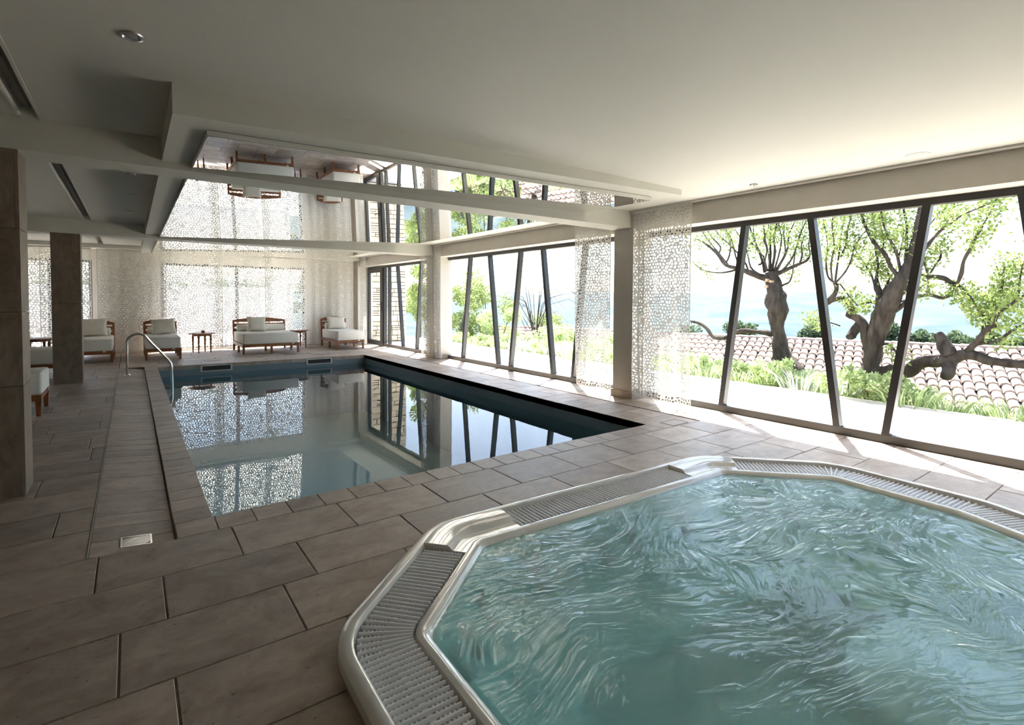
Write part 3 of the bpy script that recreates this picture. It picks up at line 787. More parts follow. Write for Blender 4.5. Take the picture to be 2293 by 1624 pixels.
def lace_panel(p0, p1, z0, z1, cell, wave, seed, parent, amp=0.02, flare=0.0, edge=0.018):
    R = random.Random(seed)
    a = Vector(p0); b = Vector(p1); W = (b-a).length; t = (b-a)/W; nr = Vector((-t.y, t.x)); H = z1-z0
    ph = R.uniform(0,6.28)
    def pos(u, v):
        off = amp*math.sin(u/W*wave*6.283+ph) + amp*0.4*math.sin(u/W*wave*2.7*6.283+ph*2)
        off += flare*max(0.0, 1-v/(0.5*H))**2
        off *= 0.35+0.65*(1-v/H)
        q = a+t*u+nr*off
        return (q.x, q.y, z0+v)
    V = []; F = []
    for poly in lace_cells(W-2*edge, H-2*edge, cell, R):
        n = len(poly); cu = sum(p[0] for p in poly)/n; cv = sum(p[1] for p in poly)/n
        s1 = R.uniform(0.56,0.78); s2 = s1*R.uniform(0.52,0.88); an = R.uniform(0,3.14); ca, sa = math.cos(an), math.sin(an)
        if R.random() < 0.06: s1 = s2 = 0.15
        st = len(V)
        for (u,v) in poly: V.append((u+edge, v+edge))
        for (u,v) in poly:
            du, dv = u-cu, v-cv; p_, q_ = (du*ca+dv*sa)*s1, (-du*sa+dv*ca)*s2
            V.append((cu+p_*ca-q_*sa+edge, cv+p_*sa+q_*ca+edge))
        for k in range(n): F.append((st+k, st+(k+1)%n, st+n+(k+1)%n, st+n+k))
    def hem(u0, u1, v0, v1, nu, nv):
        st = len(V)
        for j in range(nv+1):
            for i in range(nu+1): V.append((u0+(u1-u0)*i/nu, v0+(v1-v0)*j/nv))
        for j in range(nv):
            for i in range(nu): k = st+j*(nu+1)+i; F.append((k,k+1,k+nu+2,k+nu+1))
    nu = max(4,int(W/0.04)); nv = max(4,int(H/0.08))
    hem(0,W,0,edge,nu,1); hem(0,W,H-edge,H,nu,1); hem(0,edge,edge,H-edge,1,nv); hem(W-edge,W,edge,H-edge,1,nv)
    return MB().add([pos(u,v) for u,v in V], F).build('panel', M_LACE, parent)
def make_curtain(label, panels):
    x, y = panels[0]['p0']
    c = thing('lace_curtain', label, 'curtain', (x, y, 0), 0, 'cut felt lace curtains')
    for p in panels:
        o = lace_panel(p['p0'], p['p1'], p['z0'], p['z1'], p.get('cell',0.046), p.get('wave',2), p['seed'], None, p.get('amp',0.02), p.get('flare',0.0))
        o.parent = c; o.matrix_parent_inverse = Matrix.Translation((-x,-y,0))
        r = MB(); r.box(min(p['p0'][0],p['p1'][0])-0.006,max(p['p0'][0],p['p1'][0])+0.006,min(p['p0'][1],p['p1'][1])-0.003,max(p['p0'][1],p['p1'][1])+0.003,p['z1']-0.03,p['z1'])
        q = r.build('header_rail', M_TRIM, c); q.matrix_parent_inverse = Matrix.Translation((-x,-y,0))
    return c
ZT = ZC-0.017
make_curtain('white cut-out lace curtain nearest the camera, hanging left of the big window', [
    dict(p0=(5.455,4.725), p1=(5.445,4.50), z0=0.05, z1=ZT, seed=1, amp=0.012),
    dict(p0=(5.430,4.58), p1=(5.430,3.78), z0=0.045, z1=ZT, seed=2, amp=0.028, wave=1.6, flare=0.05)])
make_curtain('white cut-out lace curtain just beyond the near beam, beside the pool', [
    dict(p0=(5.44,5.83), p1=(5.44,5.08), z0=0.05, z1=ZT, seed=3, amp=0.03, wave=1.4, flare=0.04)])
make_curtain('white cut-out lace curtain wrapping the pilaster between the far and middle windows', [
    dict(p0=(5.44,10.42), p1=(5.44,10.06), z0=0.04, z1=ZT, seed=4, amp=0.03, wave=1.3, flare=0.03),
    dict(p0=(5.42,10.99), p1=(5.41,10.40), z0=0.04, z1=ZB-0.003, seed=14, amp=0.02, wave=1.3)])
make_curtain('narrow white lace curtain in the far right corner beside the glazed door', [
    dict(p0=(5.42,14.92), p1=(5.42,14.50), z0=0.04, z1=ZT, seed=5, amp=0.03, wave=1.5)])
yc = 15.20
make_curtain('long white lace curtain of overlapping panels covering the far window wall', [
    dict(p0=(-0.62,yc), p1=(0.70,yc), z0=0.05, z1=2.452, seed=6, cell=0.058, amp=0.02, wave=2),
    dict(p0=(0.58,yc-0.03), p1=(1.90,yc-0.03), z0=0.05, z1=2.452, seed=7, cell=0.058, amp=0.02, wave=2),
    dict(p0=(1.70,yc+0.01), p1=(3.05,yc+0.01), z0=0.05, z1=2.452, seed=8, cell=0.058, amp=0.02, wave=2),
    dict(p0=(2.90,yc-0.03), p1=(4.20,yc-0.03), z0=0.05, z1=2.452, seed=9, cell=0.058, amp=0.02, wave=2),
    dict(p0=(4.05,yc), p1=(5.30,yc), z0=0.05, z1=2.452, seed=10, cell=0.058, amp=0.02, wave=2)])
make_curtain('white lace curtain over the small window at far left, behind the columns', [
    dict(p0=(-2.5,yc), p1=(-1.5,yc), z0=0.05, z1=2.452, seed=12, cell=0.058, amp=0.02, wave=2),
    dict(p0=(-1.6,yc-0.03), p1=(-0.72,yc-0.03), z0=0.05, z1=2.452, seed=13, cell=0.058, amp=0.02, wave=2)])

# ------------------------------------------------------------------ loungers
def leg(mb, x, y, z1, w=0.05, taper=0.7):
    h = w/2; q = h*taper
    mb.hexa([(x-q,y-q,0),(x+q,y-q,0),(x+q,y+q,0),(x-q,y+q,0),(x-h,y-h,z1),(x+h,y-h,z1),(x+h,y+h,z1),(x-h,y+h,z1)])
def make_lounger(label, w, l, loc, rz, mid_leg=False):
    t = thing('daybed' if mid_leg else 'lounger', label, 'daybed' if mid_leg else 'lounger', loc, rz, 'teak loungers with cream mattresses')
    Z0, Z1 = 0.172, 0.237
    for x in (0.0, w-0.035): MB().box(x,x+0.035,0.04,l,Z0,Z1).build('side_rail', M_WOOD, t, bevel=0.004, seg=1)
    MB().box(0.035,w-0.035,0.01,0.045,Z0,Z1).build('front_rail', M_WOOD, t, bevel=0.004, seg=1)
    MB().box(0.035,w-0.035,l-0.05,l-0.015,Z0,Z1).build('rear_rail', M_WOOD, t, bevel=0.004, seg=1)
    for i in range(6):
        y = 0.12+i*(l-0.3)/5; MB().box(0.035,w-0.035,y,y+0.05,Z1-0.03,Z1-0.012).build('bed_slat', M_WOOD, t)
    xs = [0.025, w-0.025] + ([w/2] if mid_leg else [])
    for x in xs:
        for y in (0.028, l*0.5):
            b = MB(); leg(b, x, y, Z1, 0.056); b.build('leg', M_WOOD, t)
    # reclined back posts that run down to the floor
    for x in (0.022, w-0.022):
        b = MB(); h = 0.022
        b.hexa([(x-h,l-0.035,0),(x+h,l-0.035,0),(x+h,l,0),(x-h,l,0),(x-h,l-0.05,0.25),(x+h,l-0.05,0.25),(x+h,l,0.25),(x-h,l,0.25)])
        b.hexa([(x-h,l-0.05,0.25),(x+h,l-0.05,0.25),(x+h,l,0.25),(x-h,l,0.25),(x-h,l+0.04,0.765),(x+h,l+0.04,0.765),(x+h,l+0.075,0.765),(x-h,l+0.075,0.765)])
        b.build('back_post', M_WOOD, t)
    def slat(za, zb, arch, name):
        b = MB(); n = 10; vs = []; fs = []
        for i in range(n+1):
            u = i/n; x = 0.03+(w-0.06)*u; top = zb+arch*(1-(2*u-1)**2)
            for z in (za, top):
                yy = l-0.04+(z-0.25)*0.175
                vs += [(x,yy,z),(x,yy+0.022,z)]
        for i in range(n):
            a = 4*i; c = 4*(i+1)
            fs += [(a,c,c+2,a+2),(a+1,a+3,c+3,c+1),(a+2,c+2,c+3,a+3),(a,a+1,c+1,c)]
        fs += [(0,2,3,1),(4*n,4*n+1,4*n+3,4*n+2)]
        b.add(vs, fs); b.build(name, M_WOOD, t)
    slat(0.34,0.42,0,'back_slat'); slat(0.47,0.55,0,'back_slat'); slat(0.595,0.675,0,'back_slat'); slat(0.715,0.77,0.055,'top_rail')
    m = MB(); m.box(0.012,w-0.012,-0.005,l-0.075,Z1+0.001,0.487)
    mt = m.build('mattress', M_CUSH, t, smooth='auto', bevel=0.028, seg=3)
    p = MB(); zz = 0.46
    p.tube([(0.014,-0.004,zz),(w-0.014,-0.004,zz)],0.004,6); p.tube([(0.014,-0.004,0.262),(w-0.014,-0.004,0.262)],0.004,6)
    p.build('piping', M_CUSH, mt)
    tg = MB(); tg.box(w-0.17,w-0.12,-0.010,-0.006,0.215,0.255); tg.build('care_tag', M_TRIM, mt)
    return t
def pillow_mesh(w, h, th, seed):
    R = random.Random(seed); n = 16; vs = []; fs = []
    for sgn in (1,-1):
        for j in range(n+1):
            for i in range(n+1):
                u = -1+2*i/n; v = -1+2*j/n
                cu = 1-0.10*(1-abs(v)**2)*abs(u)**3; cv = 1-0.10*(1-abs(u)**2)*abs(v)**3
                d = max(0.0,(1-u**4))*max(0.0,(1-v**4))
                wob = 0.12*noise.noise(Vector((u*1.7+seed,v*1.7,sgn)))
                vs.append((w/2*u*cu, sgn*th/2*(d**0.55)*(1+wob), h/2*v*cv))
        b = (n+1)*(n+1) if sgn < 0 else 0
        for j in range(n):
            for i in range(n):
                q = (b+j*(n+1)+i, b+j*(n+1)+i+1, b+(j+1)*(n+1)+i+1, b+(j+1)*(n+1)+i)
                fs.append(q if sgn < 0 else q[::-1])
    return MB().add(vs, fs)
def pillow(label, w, h, loc, tilt, rz, seed, roll=0.0):
    o = thing('pillow', label, 'pillow', loc, rz, 'linen pillows on the loungers')
    b = pillow_mesh(w, h, 0.15, seed).build('cover', M_PILLOW, o, smooth=True); b.rotation_euler = (tilt, roll, 0)
    bm = bmesh.new(); bm.from_mesh(b.data); bmesh.ops.remove_doubles(bm, verts=bm.verts, dist=1e-4); bmesh.ops.recalc_face_normals(bm, faces=bm.faces); bm.to_mesh(b.data); bm.free()
    return o
def bolster(label, w, loc, rz):
    o = thing('bolster', label, 'cushion', loc, rz, 'round bolsters on the loungers')
    r = 0.085; n = 20; prof = [(-w/2,0.001),(-w/2,r*0.86),(-w/2+0.012,r),(0,r*1.03),(w/2-0.012,r),(w/2,r*0.86),(w/2,0.001)]
    vs = []; fs = []
    for x,q in prof:
        for k in range(n): vs.append((x,q*math.cos(6.2832*k/n),r+q*math.sin(6.2832*k/n)))
    for i in range(len(prof)-1):
        for k in range(n): fs.append((i*n+k,(i+1)*n+k,(i+1)*n+(k+1)%n,i*n+(k+1)%n))
    MB().add(vs, fs).build('roll', M_CUSH, o, smooth='auto')
    return o
LZ = 0.489
def set_lounger(label, short, w, l, loc, rz, pil, mid=False, bol=True):
    t = make_lounger(label, w, l, loc, rz, mid)
    def loc_of(x, y, z):
        c, s = math.cos(rz), math.sin(rz); return (loc[0]+x*c-y*s, loc[1]+x*s+y*c, z)
    if bol: bolster('cream bolster against the backrest of the %s' % short, w-0.14, loc_of(w/2, l-0.165, LZ), rz)
    if pil:
        (px, pw, ph, tilt, roll, seed) = pil
        yy = l-0.33; lift = ph/2*math.cos(tilt)
        pillow('ecru linen pillow leaning on the backrest of the %s' % short, pw, ph, loc_of(px, yy, LZ+lift-0.005), tilt, rz, seed, roll)
    return t
set_lounger('wide teak daybed with thick cream mattress in front of the far lace curtain', 'wide far daybed', 1.27, 1.45, (2.10,13.58,0), 0, (0.50,0.46,0.40,-0.30,0.03,1), True)
set_lounger('single teak lounger in the far right corner beside the glazed door', 'far right corner lounger', 0.72, 1.45, (4.31,13.57,0), 0, (0.33,0.52,0.40,-0.55,0.05,2))
set_lounger('single teak lounger behind the pool handrail, left of the small round table', 'lounger behind the handrail', 0.66, 1.45, (0.22,13.46,0), 0, (0.38,0.50,0.40,-0.42,-0.06,3))
set_lounger('single teak lounger half hidden behind the far stone column', 'lounger behind the far column', 0.72, 1.45, (-1.03,13.44,0), 0, (0.33,0.56,0.42,-0.35,0.0,4))
set_lounger('teak lounger seen side-on between the two stone columns', 'side-on lounger between the columns', 0.72, 1.6, (-0.95,11.30,0), math.pi/2, (0.36,0.5,0.4,-0.45,0.0,5))
set_lounger('teak lounger whose foot end pokes out from behind the near column', 'lounger behind the near column', 0.70, 1.6, (-0.83,7.83,0), math.pi/2, (0.36,0.5,0.4,-0.45,0.0,6))

# ------------------------------------------------------------------ small round tables
def round_table(label, loc, r, wood, h=0.472):
    t = thing('round_table', label, 'table', loc, 0.35, 'small round teak tables')
    MB().lathe([(0,h-0.022),(r-0.006,h-0.022),(r,h-0.016),(r,h-0.005),(r-0.006,h),(0,h)],(0,0,0),40).build('tabletop', wood, t, smooth='auto')
    MB().lathe([(0,h-0.065),(r*0.74,h-0.065),(r*0.74,h-0.0225),(0,h-0.0225)],(0,0,0),32).build('apron', wood, t, smooth='auto')
    for k in range(4):
        a = math.pi/4+k*math.pi/2; x,y = r*0.70*math.cos(a), r*0.70*math.sin(a)
        MB().lathe([(0.011,0),(0.017,0.012),(0.017,0.03),(0.012,0.045),(0.016,0.06),(0.024,h-0.12),(0.024,h-0.066)],(x,y,0),12).build('leg', wood, t, smooth='auto')
    return t
round_table('honey teak round table standing alone in front of the bright far curtain', (1.39,14.80,0), 0.285, M_WOODL)
round_table('dark teak round table at the right-hand side of the wide far daybed', (3.68,14.86,0), 0.25, M_WOOD)
round_table('teak round table at far left, seen between the two stone columns', (-1.55,14.2,0), 0.30, M_WOOD, 0.50)
vz = thing('votive_holder', 'small dark red glass ball on the honey teak round table', 'ornament', (1.42,14.82,0.4725))
MB().lathe([(0.018,0),(0.036,0.008),(0.044,0.03),(0.040,0.052),(0.025,0.066),(0.020,0.064),(0.030,0.045),(0.0,0.02)],(0,0,0),20).build('bowl', M_REDGL, vz, smooth=True)
MB().lathe([(0.003,0.02),(0.003,0.055)],(0,0,0),6).build('wick', M_DARKGAP, vz)
co = MB().lathe([(0,0),(0.045,0),(0.05,0.006),(0.042,0.011),(0.0,0.009)],(0,0,0),20).build('coaster', M_WOOD, None, smooth='auto'); co.location = (1.22,14.74,0.4725)
tag(co, 'flat brown wooden coaster on the honey teak round table', 'coaster')

# ------------------------------------------------------------------ pool handrail, drains, lids, ceiling fittings
rail = thing('pool_handrail', 'curved stainless steel handrail stepping down into the pool', 'handrail', (-0.07,11.20,0))
def arc(c, r, a0, a1, n):
    return [(c[0]+r*math.cos(math.radians(a0+(a1-a0)*i/n)), 0, c[1]+r*math.sin(math.radians(a0+(a1-a0)*i/n))) for i in range(n+1)]
path = [(0,0,-0.02),(0,0,0.2),(0,0,0.50)] + arc((0.155,0.55),0.155,175,45,10) + [(0.36,0,0.52),(0.50,0,0.345),(0.60,0,0.215)] + [(0.635,0,0.15),(0.648,0,0.06),(0.650,0,-0.1),(0.650,0,-0.33),(0.640,0,-0.40),(0.60,0,-0.45),(0.47,0,-0.52)]
MB().tube(path,0.0215,14).build('tube', M_STEEL, rail, smooth=True)
MB().lathe([(0.0,-0.012),(0.05,-0.012),(0.05,-0.004),(0.030,0.006),(0.024,0.012),(0.0,0.012)],(0,0,0.0),20).build('flange', M_STEEL, rail, smooth='auto')
MB().tube([(0.44,0,-0.53),(0.475,0,-0.515)],0.045,16).build('wall_flange', M_STEEL, rail)
def drain(label, loc):
    d = thing('floor_drain', label, 'drain', loc, 0, 'floor drains in the sunk gutter')
    s = 0.072
    MB().box(-s,s,-s,s,-0.05,-0.012).build('pit', M_DARKGAP, d)
    f = MB()
    for a in ((-s,s,-s,-s+0.008),(-s,s,s-0.008,s),(-s,-s+0.008,-s+0.008,s-0.008),(s-0.008,s,-s+0.008,s-0.008)): f.box(a[0],a[1],a[2],a[3],-0.012,0.003)
    f.build('frame', M_CHROME, d)
    for k in range(-4,5):
        c = k*0.021; b = MB(); L = s-0.009
        p0, p1 = Vector((max(-L,-L+c), max(-L,-L-c))), Vector((min(L,L+c), min(L,L-c)))
        if (p1-p0).length < 0.02: continue
        t = (p1-p0).normalized(); n = Vector((-t.y,t.x))*0.0035
        b.hexa([(p0.x-n.x,p0.y-n.y,-0.008),(p1.x-n.x,p1.y-n.y,-0.008),(p1.x+n.x,p1.y+n.y,-0.008),(p0.x+n.x,p0.y+n.y,-0.008),(p0.x-n.x,p0.y-n.y,0.001),(p1.x-n.x,p1.y-n.y,0.001),(p1.x+n.x,p1.y+n.y,0.001),(p0.x+n.x,p0.y+n.y,0.001)])
        b.build('bar', M_CHROME, d)
    return d
d1 = drain('square chrome floor drain at the near end of the gutter', (0.005,3.565,-0.020)); d1.rotation_euler = (0,0.098,0)
d2 = drain('square chrome floor drain further along the gutter', (0.0,7.72,-0.0185)); d2.rotation_euler = (0,0.098,0)
for (x,y,lab) in ((1.42,12.75,'thin floor hatch behind the left pool skimmer'),(3.75,12.80,'thin floor hatch behind the right pool skimmer'),(4.80,3.52,'floor hatch by the near right pool corner')):
    hh = thing('floor_hatch', lab, 'hatch', (x,y,0.001))
    fr = MB()
    for a in ((-0.13,0.13,-0.09,-0.084),(-0.13,0.13,0.084,0.09),(-0.13,-0.124,-0.084,0.084),(0.124,0.13,-0.084,0.084)): fr.box(a[0],a[1],a[2],a[3],0,0.003)
    fr.build('frame', M_SILL, hh); MB().box(-0.122,0.122,-0.082,0.082,0,0.002).build('lid', M_PLATE, hh)
def downlight(label, x, y, z, r=0.045, m=None):
    d = thing('downlight', label, 'light', (x,y,z), 0, 'recessed ceiling fittings')
    m = m or M_CHROME
    MB().lathe([(r*0.62,-0.004),(r*0.70,-0.009),(r*0.94,-0.007),(r,-0.001),(r,0.0),(r*0.62,0.0)],(0,0,0),28).build('ring', m, d, smooth='auto')
    MB().lathe([(0,-0.0005),(r*0.60,-0.0035),(r*0.60,-0.0003),(0,-0.0003)],(0,0,0),24).build('lens', M_DARKGAP, d, smooth='auto')
    for s in (-1,1): MB().box(s*r*0.5-0.004,s*r*0.5+0.004,-0.004,0.004,-0.018,-0.004).build('clip', m, d)
    return d
downlight('chrome ceiling downlight at upper left, nearest the camera', 0.02, 2.975, ZC, 0.052)
downlight('small chrome downlight in the ceiling above the near window', 5.165, 2.87, ZC, 0.042)
downlight('small chrome downlight just beyond the near beam', 0.012, 6.25, ZC, 0.045)
downlight('small chrome downlight close to the far beam', 0.0, 9.01, ZC, 0.045)
def disc(label, x, y, r):
    d = thing('ceiling_speaker', label, 'speaker', (x,y,ZC), 0, 'round ceiling speakers')
    MB().lathe([(0,-0.007),(r*0.9,-0.007),(r,-0.003),(r,0),(0,0)],(0,0,0),36).build('bezel', M_TRIM, d, smooth='auto')
    MB().lathe([(0,-0.0095),(r*0.82,-0.009),(r*0.84,-0.0072),(0,-0.0072)],(0,0,0),32).build('grille', M_CEIL, d, smooth='auto')
disc('white round ceiling speaker above the near window', 5.174, 1.49, 0.085)
disc('white round ceiling speaker between the two crossing beams', 0.007, 7.59, 0.08)
# ------------------------------------------------------------------ outside: terrace, stone wall, garden
ter = struct_empty('terrace', 'pale sunlit terrace outside the windows')
MB().box(6.0,8.05,-6,24,-0.2,-0.02).build('paving', M_TERR, ter)
MB().box(-12,6.0,15.76,24,-0.2,-0.02).build('paving', M_TERR, ter)
MB().box(8.05,8.12,-6,24,-0.25,0.0).build('edging', M_TERR, ter)
bank = MB(); nx, ny = 26, 60
def bank_z(x, y):
    d = max(0.0, x-8.1); z = -0.04 - 0.22*d - 0.10*max(0.0,d-1.8)**2
    return z + 0.05*noise.noise(Vector((x*0.9,y*0.9,0)))*min(1,d)
vs = []; fs = []
for j in range(ny+1):
    for i in range(nx+1):
        x = 8.1+i*5.4/nx; y = -8+j*38.0/ny; vs.append((x,y,bank_z(x,y)))
for j in range(ny):
    for i in range(nx): a = j*(nx+1)+i; fs.append((a,a+1,a+nx+2,a+nx+1))
o = bank.add(vs, fs).build('garden_bank', M_SOIL, None, smooth=True, kind='structure'); o['label'] = 'planted bank falling away from the terrace'
# valley and distant ridge
vs = []; fs = []; rad = [13,18,26,40,70,120,220,400,700,1100,1600,2200,2800,3300,3800,4300,5200]; na = 90
zr = [-3.6,-4.2,-5.2,-7.5,-13,-24,-42,-62,-80,-92,-100,-104,-90,-30,20,48,60]
for r,z in zip(rad,zr):
    for i in range(na+1):
        a = math.radians(-40+i*170.0/na); n = noise.noise(Vector((math.sin(a)*9, math.cos(a)*9, r*0.0011)))+0.5*noise.noise(Vector((math.sin(a)*25, math.cos(a)*25, r*0.002)))
        vs.append((r*math.sin(a), r*math.cos(a), z+n*min(40,r*0.012)))
for j in range(len(rad)-1):
    for i in range(na): a = j*(na+1)+i; fs.append((a,a+1,a+na+2,a+na+1))
o = MB().add(vs, fs).build('valley', M_HILL, None, smooth=True, kind='structure'); o['label'] = 'wide valley with pale hills on the horizon'

hz = MB().box(60,7000,-3000,9000,-250,500).build('valley_haze', M_HAZE, None, kind='stuff'); tag(hz, 'bluish morning haze hanging over the distant valley', 'haze')
# rubble stone wall next to the glazed door
sw = thing('stone_wall', 'honey limestone rubble wall outside beyond the glazed door', 'wall', (6.02,15.62,0))
MB().box(0.0,1.15,0.03,0.62,-0.02,3.1).build('mortar_core', M_MORTAR, sw)
z = 0.0; R = random.Random(5)
while z < 3.05:
    h = R.uniform(0.12,0.21); x = -0.01
    while x < 1.16:
        wd = R.uniform(0.16,0.40); x1 = min(x+wd, 1.17)
        if 1.17-x1 < 0.1: x1 = 1.17
        if x1-x > 0.05:
            hh = h if R.random() > 0.2 else h*0.5
            for (za,zb) in ([(z,z+h)] if hh == h else [(z,z+hh),(z+hh,z+h)]):
                g = 0.010; pr = R.uniform(0,0.02)
                b = MB(); b.hexa([(x+g+R.uniform(0,0.006),-pr,za+g),(x1-g,-pr+R.uniform(-0.006,0.006),za+g+R.uniform(0,0.006)),(x1-g,0.06,za+g),(x+g,0.06,za+g),(x+g,-pr,zb-g),(x1-g-R.uniform(0,0.006),-pr,zb-g-R.uniform(0,0.006)),(x1-g,0.06,zb-g),(x+g,0.06,zb-g)])
                b.build('stone', M_STONE, sw)
        x = x1 if x1 < 1.17 else 2
    for yy in (0.07,0.34):
        MB().hexa([(1.14,yy+0.005,z+0.006),(1.17,yy+0.005,z+0.006),(1.165,yy+0.26,z+0.006),(1.14,yy+0.26,z+0.006),(1.14,yy+0.005,z+h-0.006),(1.172,yy+0.005,z+h-0.006),(1.168,yy+0.26,z+h-0.006),(1.14,yy+0.26,z+h-0.006)]).build('stone', M_STONE, sw)
    z += h
gw = MB().box(-12,5.5,23.2,23.5,-0.1,1.75).build('garden_wall', M_WHITEWALL, None); tag(gw, 'low white rendered wall across the terrace, seen through the far lace curtain', 'wall')

# tiled roof below the garden
RD = Vector((-0.320,0.947,0)); RU = Vector((0.947,0.320,0)); R0 = Vector((19.7,3.14,0.0)); SL = 0.306
roof = thing('tiled_roof', 'neighbouring roof of pale clay barrel tiles below the trees', 'roof', tuple(R0))
def rp(t, s, h=0.0):     # t along the ridge, s down the slope, h above the roof plane
    p = R0+RD*t-RU*s; return Vector((p.x,p.y,-SL*s+h))
PW, PL, NS = 0.235, 0.40, 7.6
cols = range(-26, 76); rows = range(int(NS/PL))
tiles_r = []
ncs = 5
def tile_geo(t, s):
    vs = []
    for (ss, rr, hh) in ((s-0.05, 0.095, 0.0), (s+PL, 0.115, 0.030)):
        for k in range(ncs):
            a = math.pi*k/(ncs-1); vs.append(rp(t+rr*math.cos(a), ss, hh+0.02+rr*0.75*math.sin(a)))
    fs = [(k,k+1,ncs+k+1,ncs+k) for k in range(ncs-1)] + [tuple(range(ncs,2*ncs))]
    return vs, fs
for c in cols:
    for r_ in rows:
        t = c*PW+rnd.uniform(-0.012,0.012); s = 0.05+r_*PL
        p = rp(t, s+PL/2); tiles_r.append((t, s, (p-Vector((0,0,1.35))).length, math.degrees(math.atan2(p.x,p.y))))
inview = [q for q in tiles_r if 62 < q[3] < 80 and q[1] < 6.0]
inview.sort(key=lambda q:q[2]); near = set((q[0],q[1]) for q in inview[:300])
fld = MB()
for (t,s,d,a) in tiles_r:
    vs, fs = tile_geo(t, s)
    if (t,s) in near:
        b = MB().add([tuple(v-R0) for v in vs], fs).build('roof_tile', M_RTILE, roof)
    else: fld.add([tuple(v-R0) for v in vs], fs)
fld.build('roof_tile_field', M_RTILE, roof, kind='stuff')
ta, tb = -26*PW-0.2, 76*PW+0.2
MB().hexa([tuple(rp(*q)-R0) for q in ((ta,NS+0.1,-0.25),(tb,NS+0.1,-0.25),(tb,0,-0.25),(ta,0,-0.25),(ta,NS+0.1,0.0),(tb,NS+0.1,0.0),(tb,0,0.0),(ta,0,0.0))]).build('roof_deck', M_RDECK_SHADE, roof)
MB().hexa([tuple(rp(*q)-R0) for q in ((ta,0,-0.25),(tb,0,-0.25),(tb,-5.0,-3.3),(ta,-5.0,-3.3),(ta,0,0.0),(tb,0,0.0),(tb,-5.0,-3.05),(ta,-5.0,-3.05))]).build('rear_slope', M_RTILE, roof)
wl = MB(); q = [rp(ta+0.4,NS-0.4,0)-R0, rp(tb-0.4,NS-0.4,0)-R0, rp(tb-0.4,-4.0,0)-R0, rp(ta+0.4,-4.0,0)-R0]
wl.hexa([(p.x,p.y,-7) for p in q]+[(q[0].x,q[0].y,-2.5),(q[1].x,q[1].y,-2.5),(q[2].x,q[2].y,-3.2),(q[3].x,q[3].y,-3.2)]); wl.build('house_wall', M_WHITEWALL, roof)
t = ta
while t < tb:
    a = rp(t,0,0.02)-R0; b = rp(t+0.44,0,0.02)-R0; m = MB(); vs = []
    for P,rr in ((a,0.105),(b,0.125)):
        for k in range(5):
            an = math.pi*k/4; vs.append(tuple(P+RU*(rr*math.cos(an))+Vector((0,0,rr*math.sin(an)))))
    m.add(vs, [(k,k+1,6+k,5+k) for k in range(4)]+[(5,6,7,8,9),(4,3,2,1,0)]); m.build('ridge_tile', M_RTILE, roof); t += 0.40

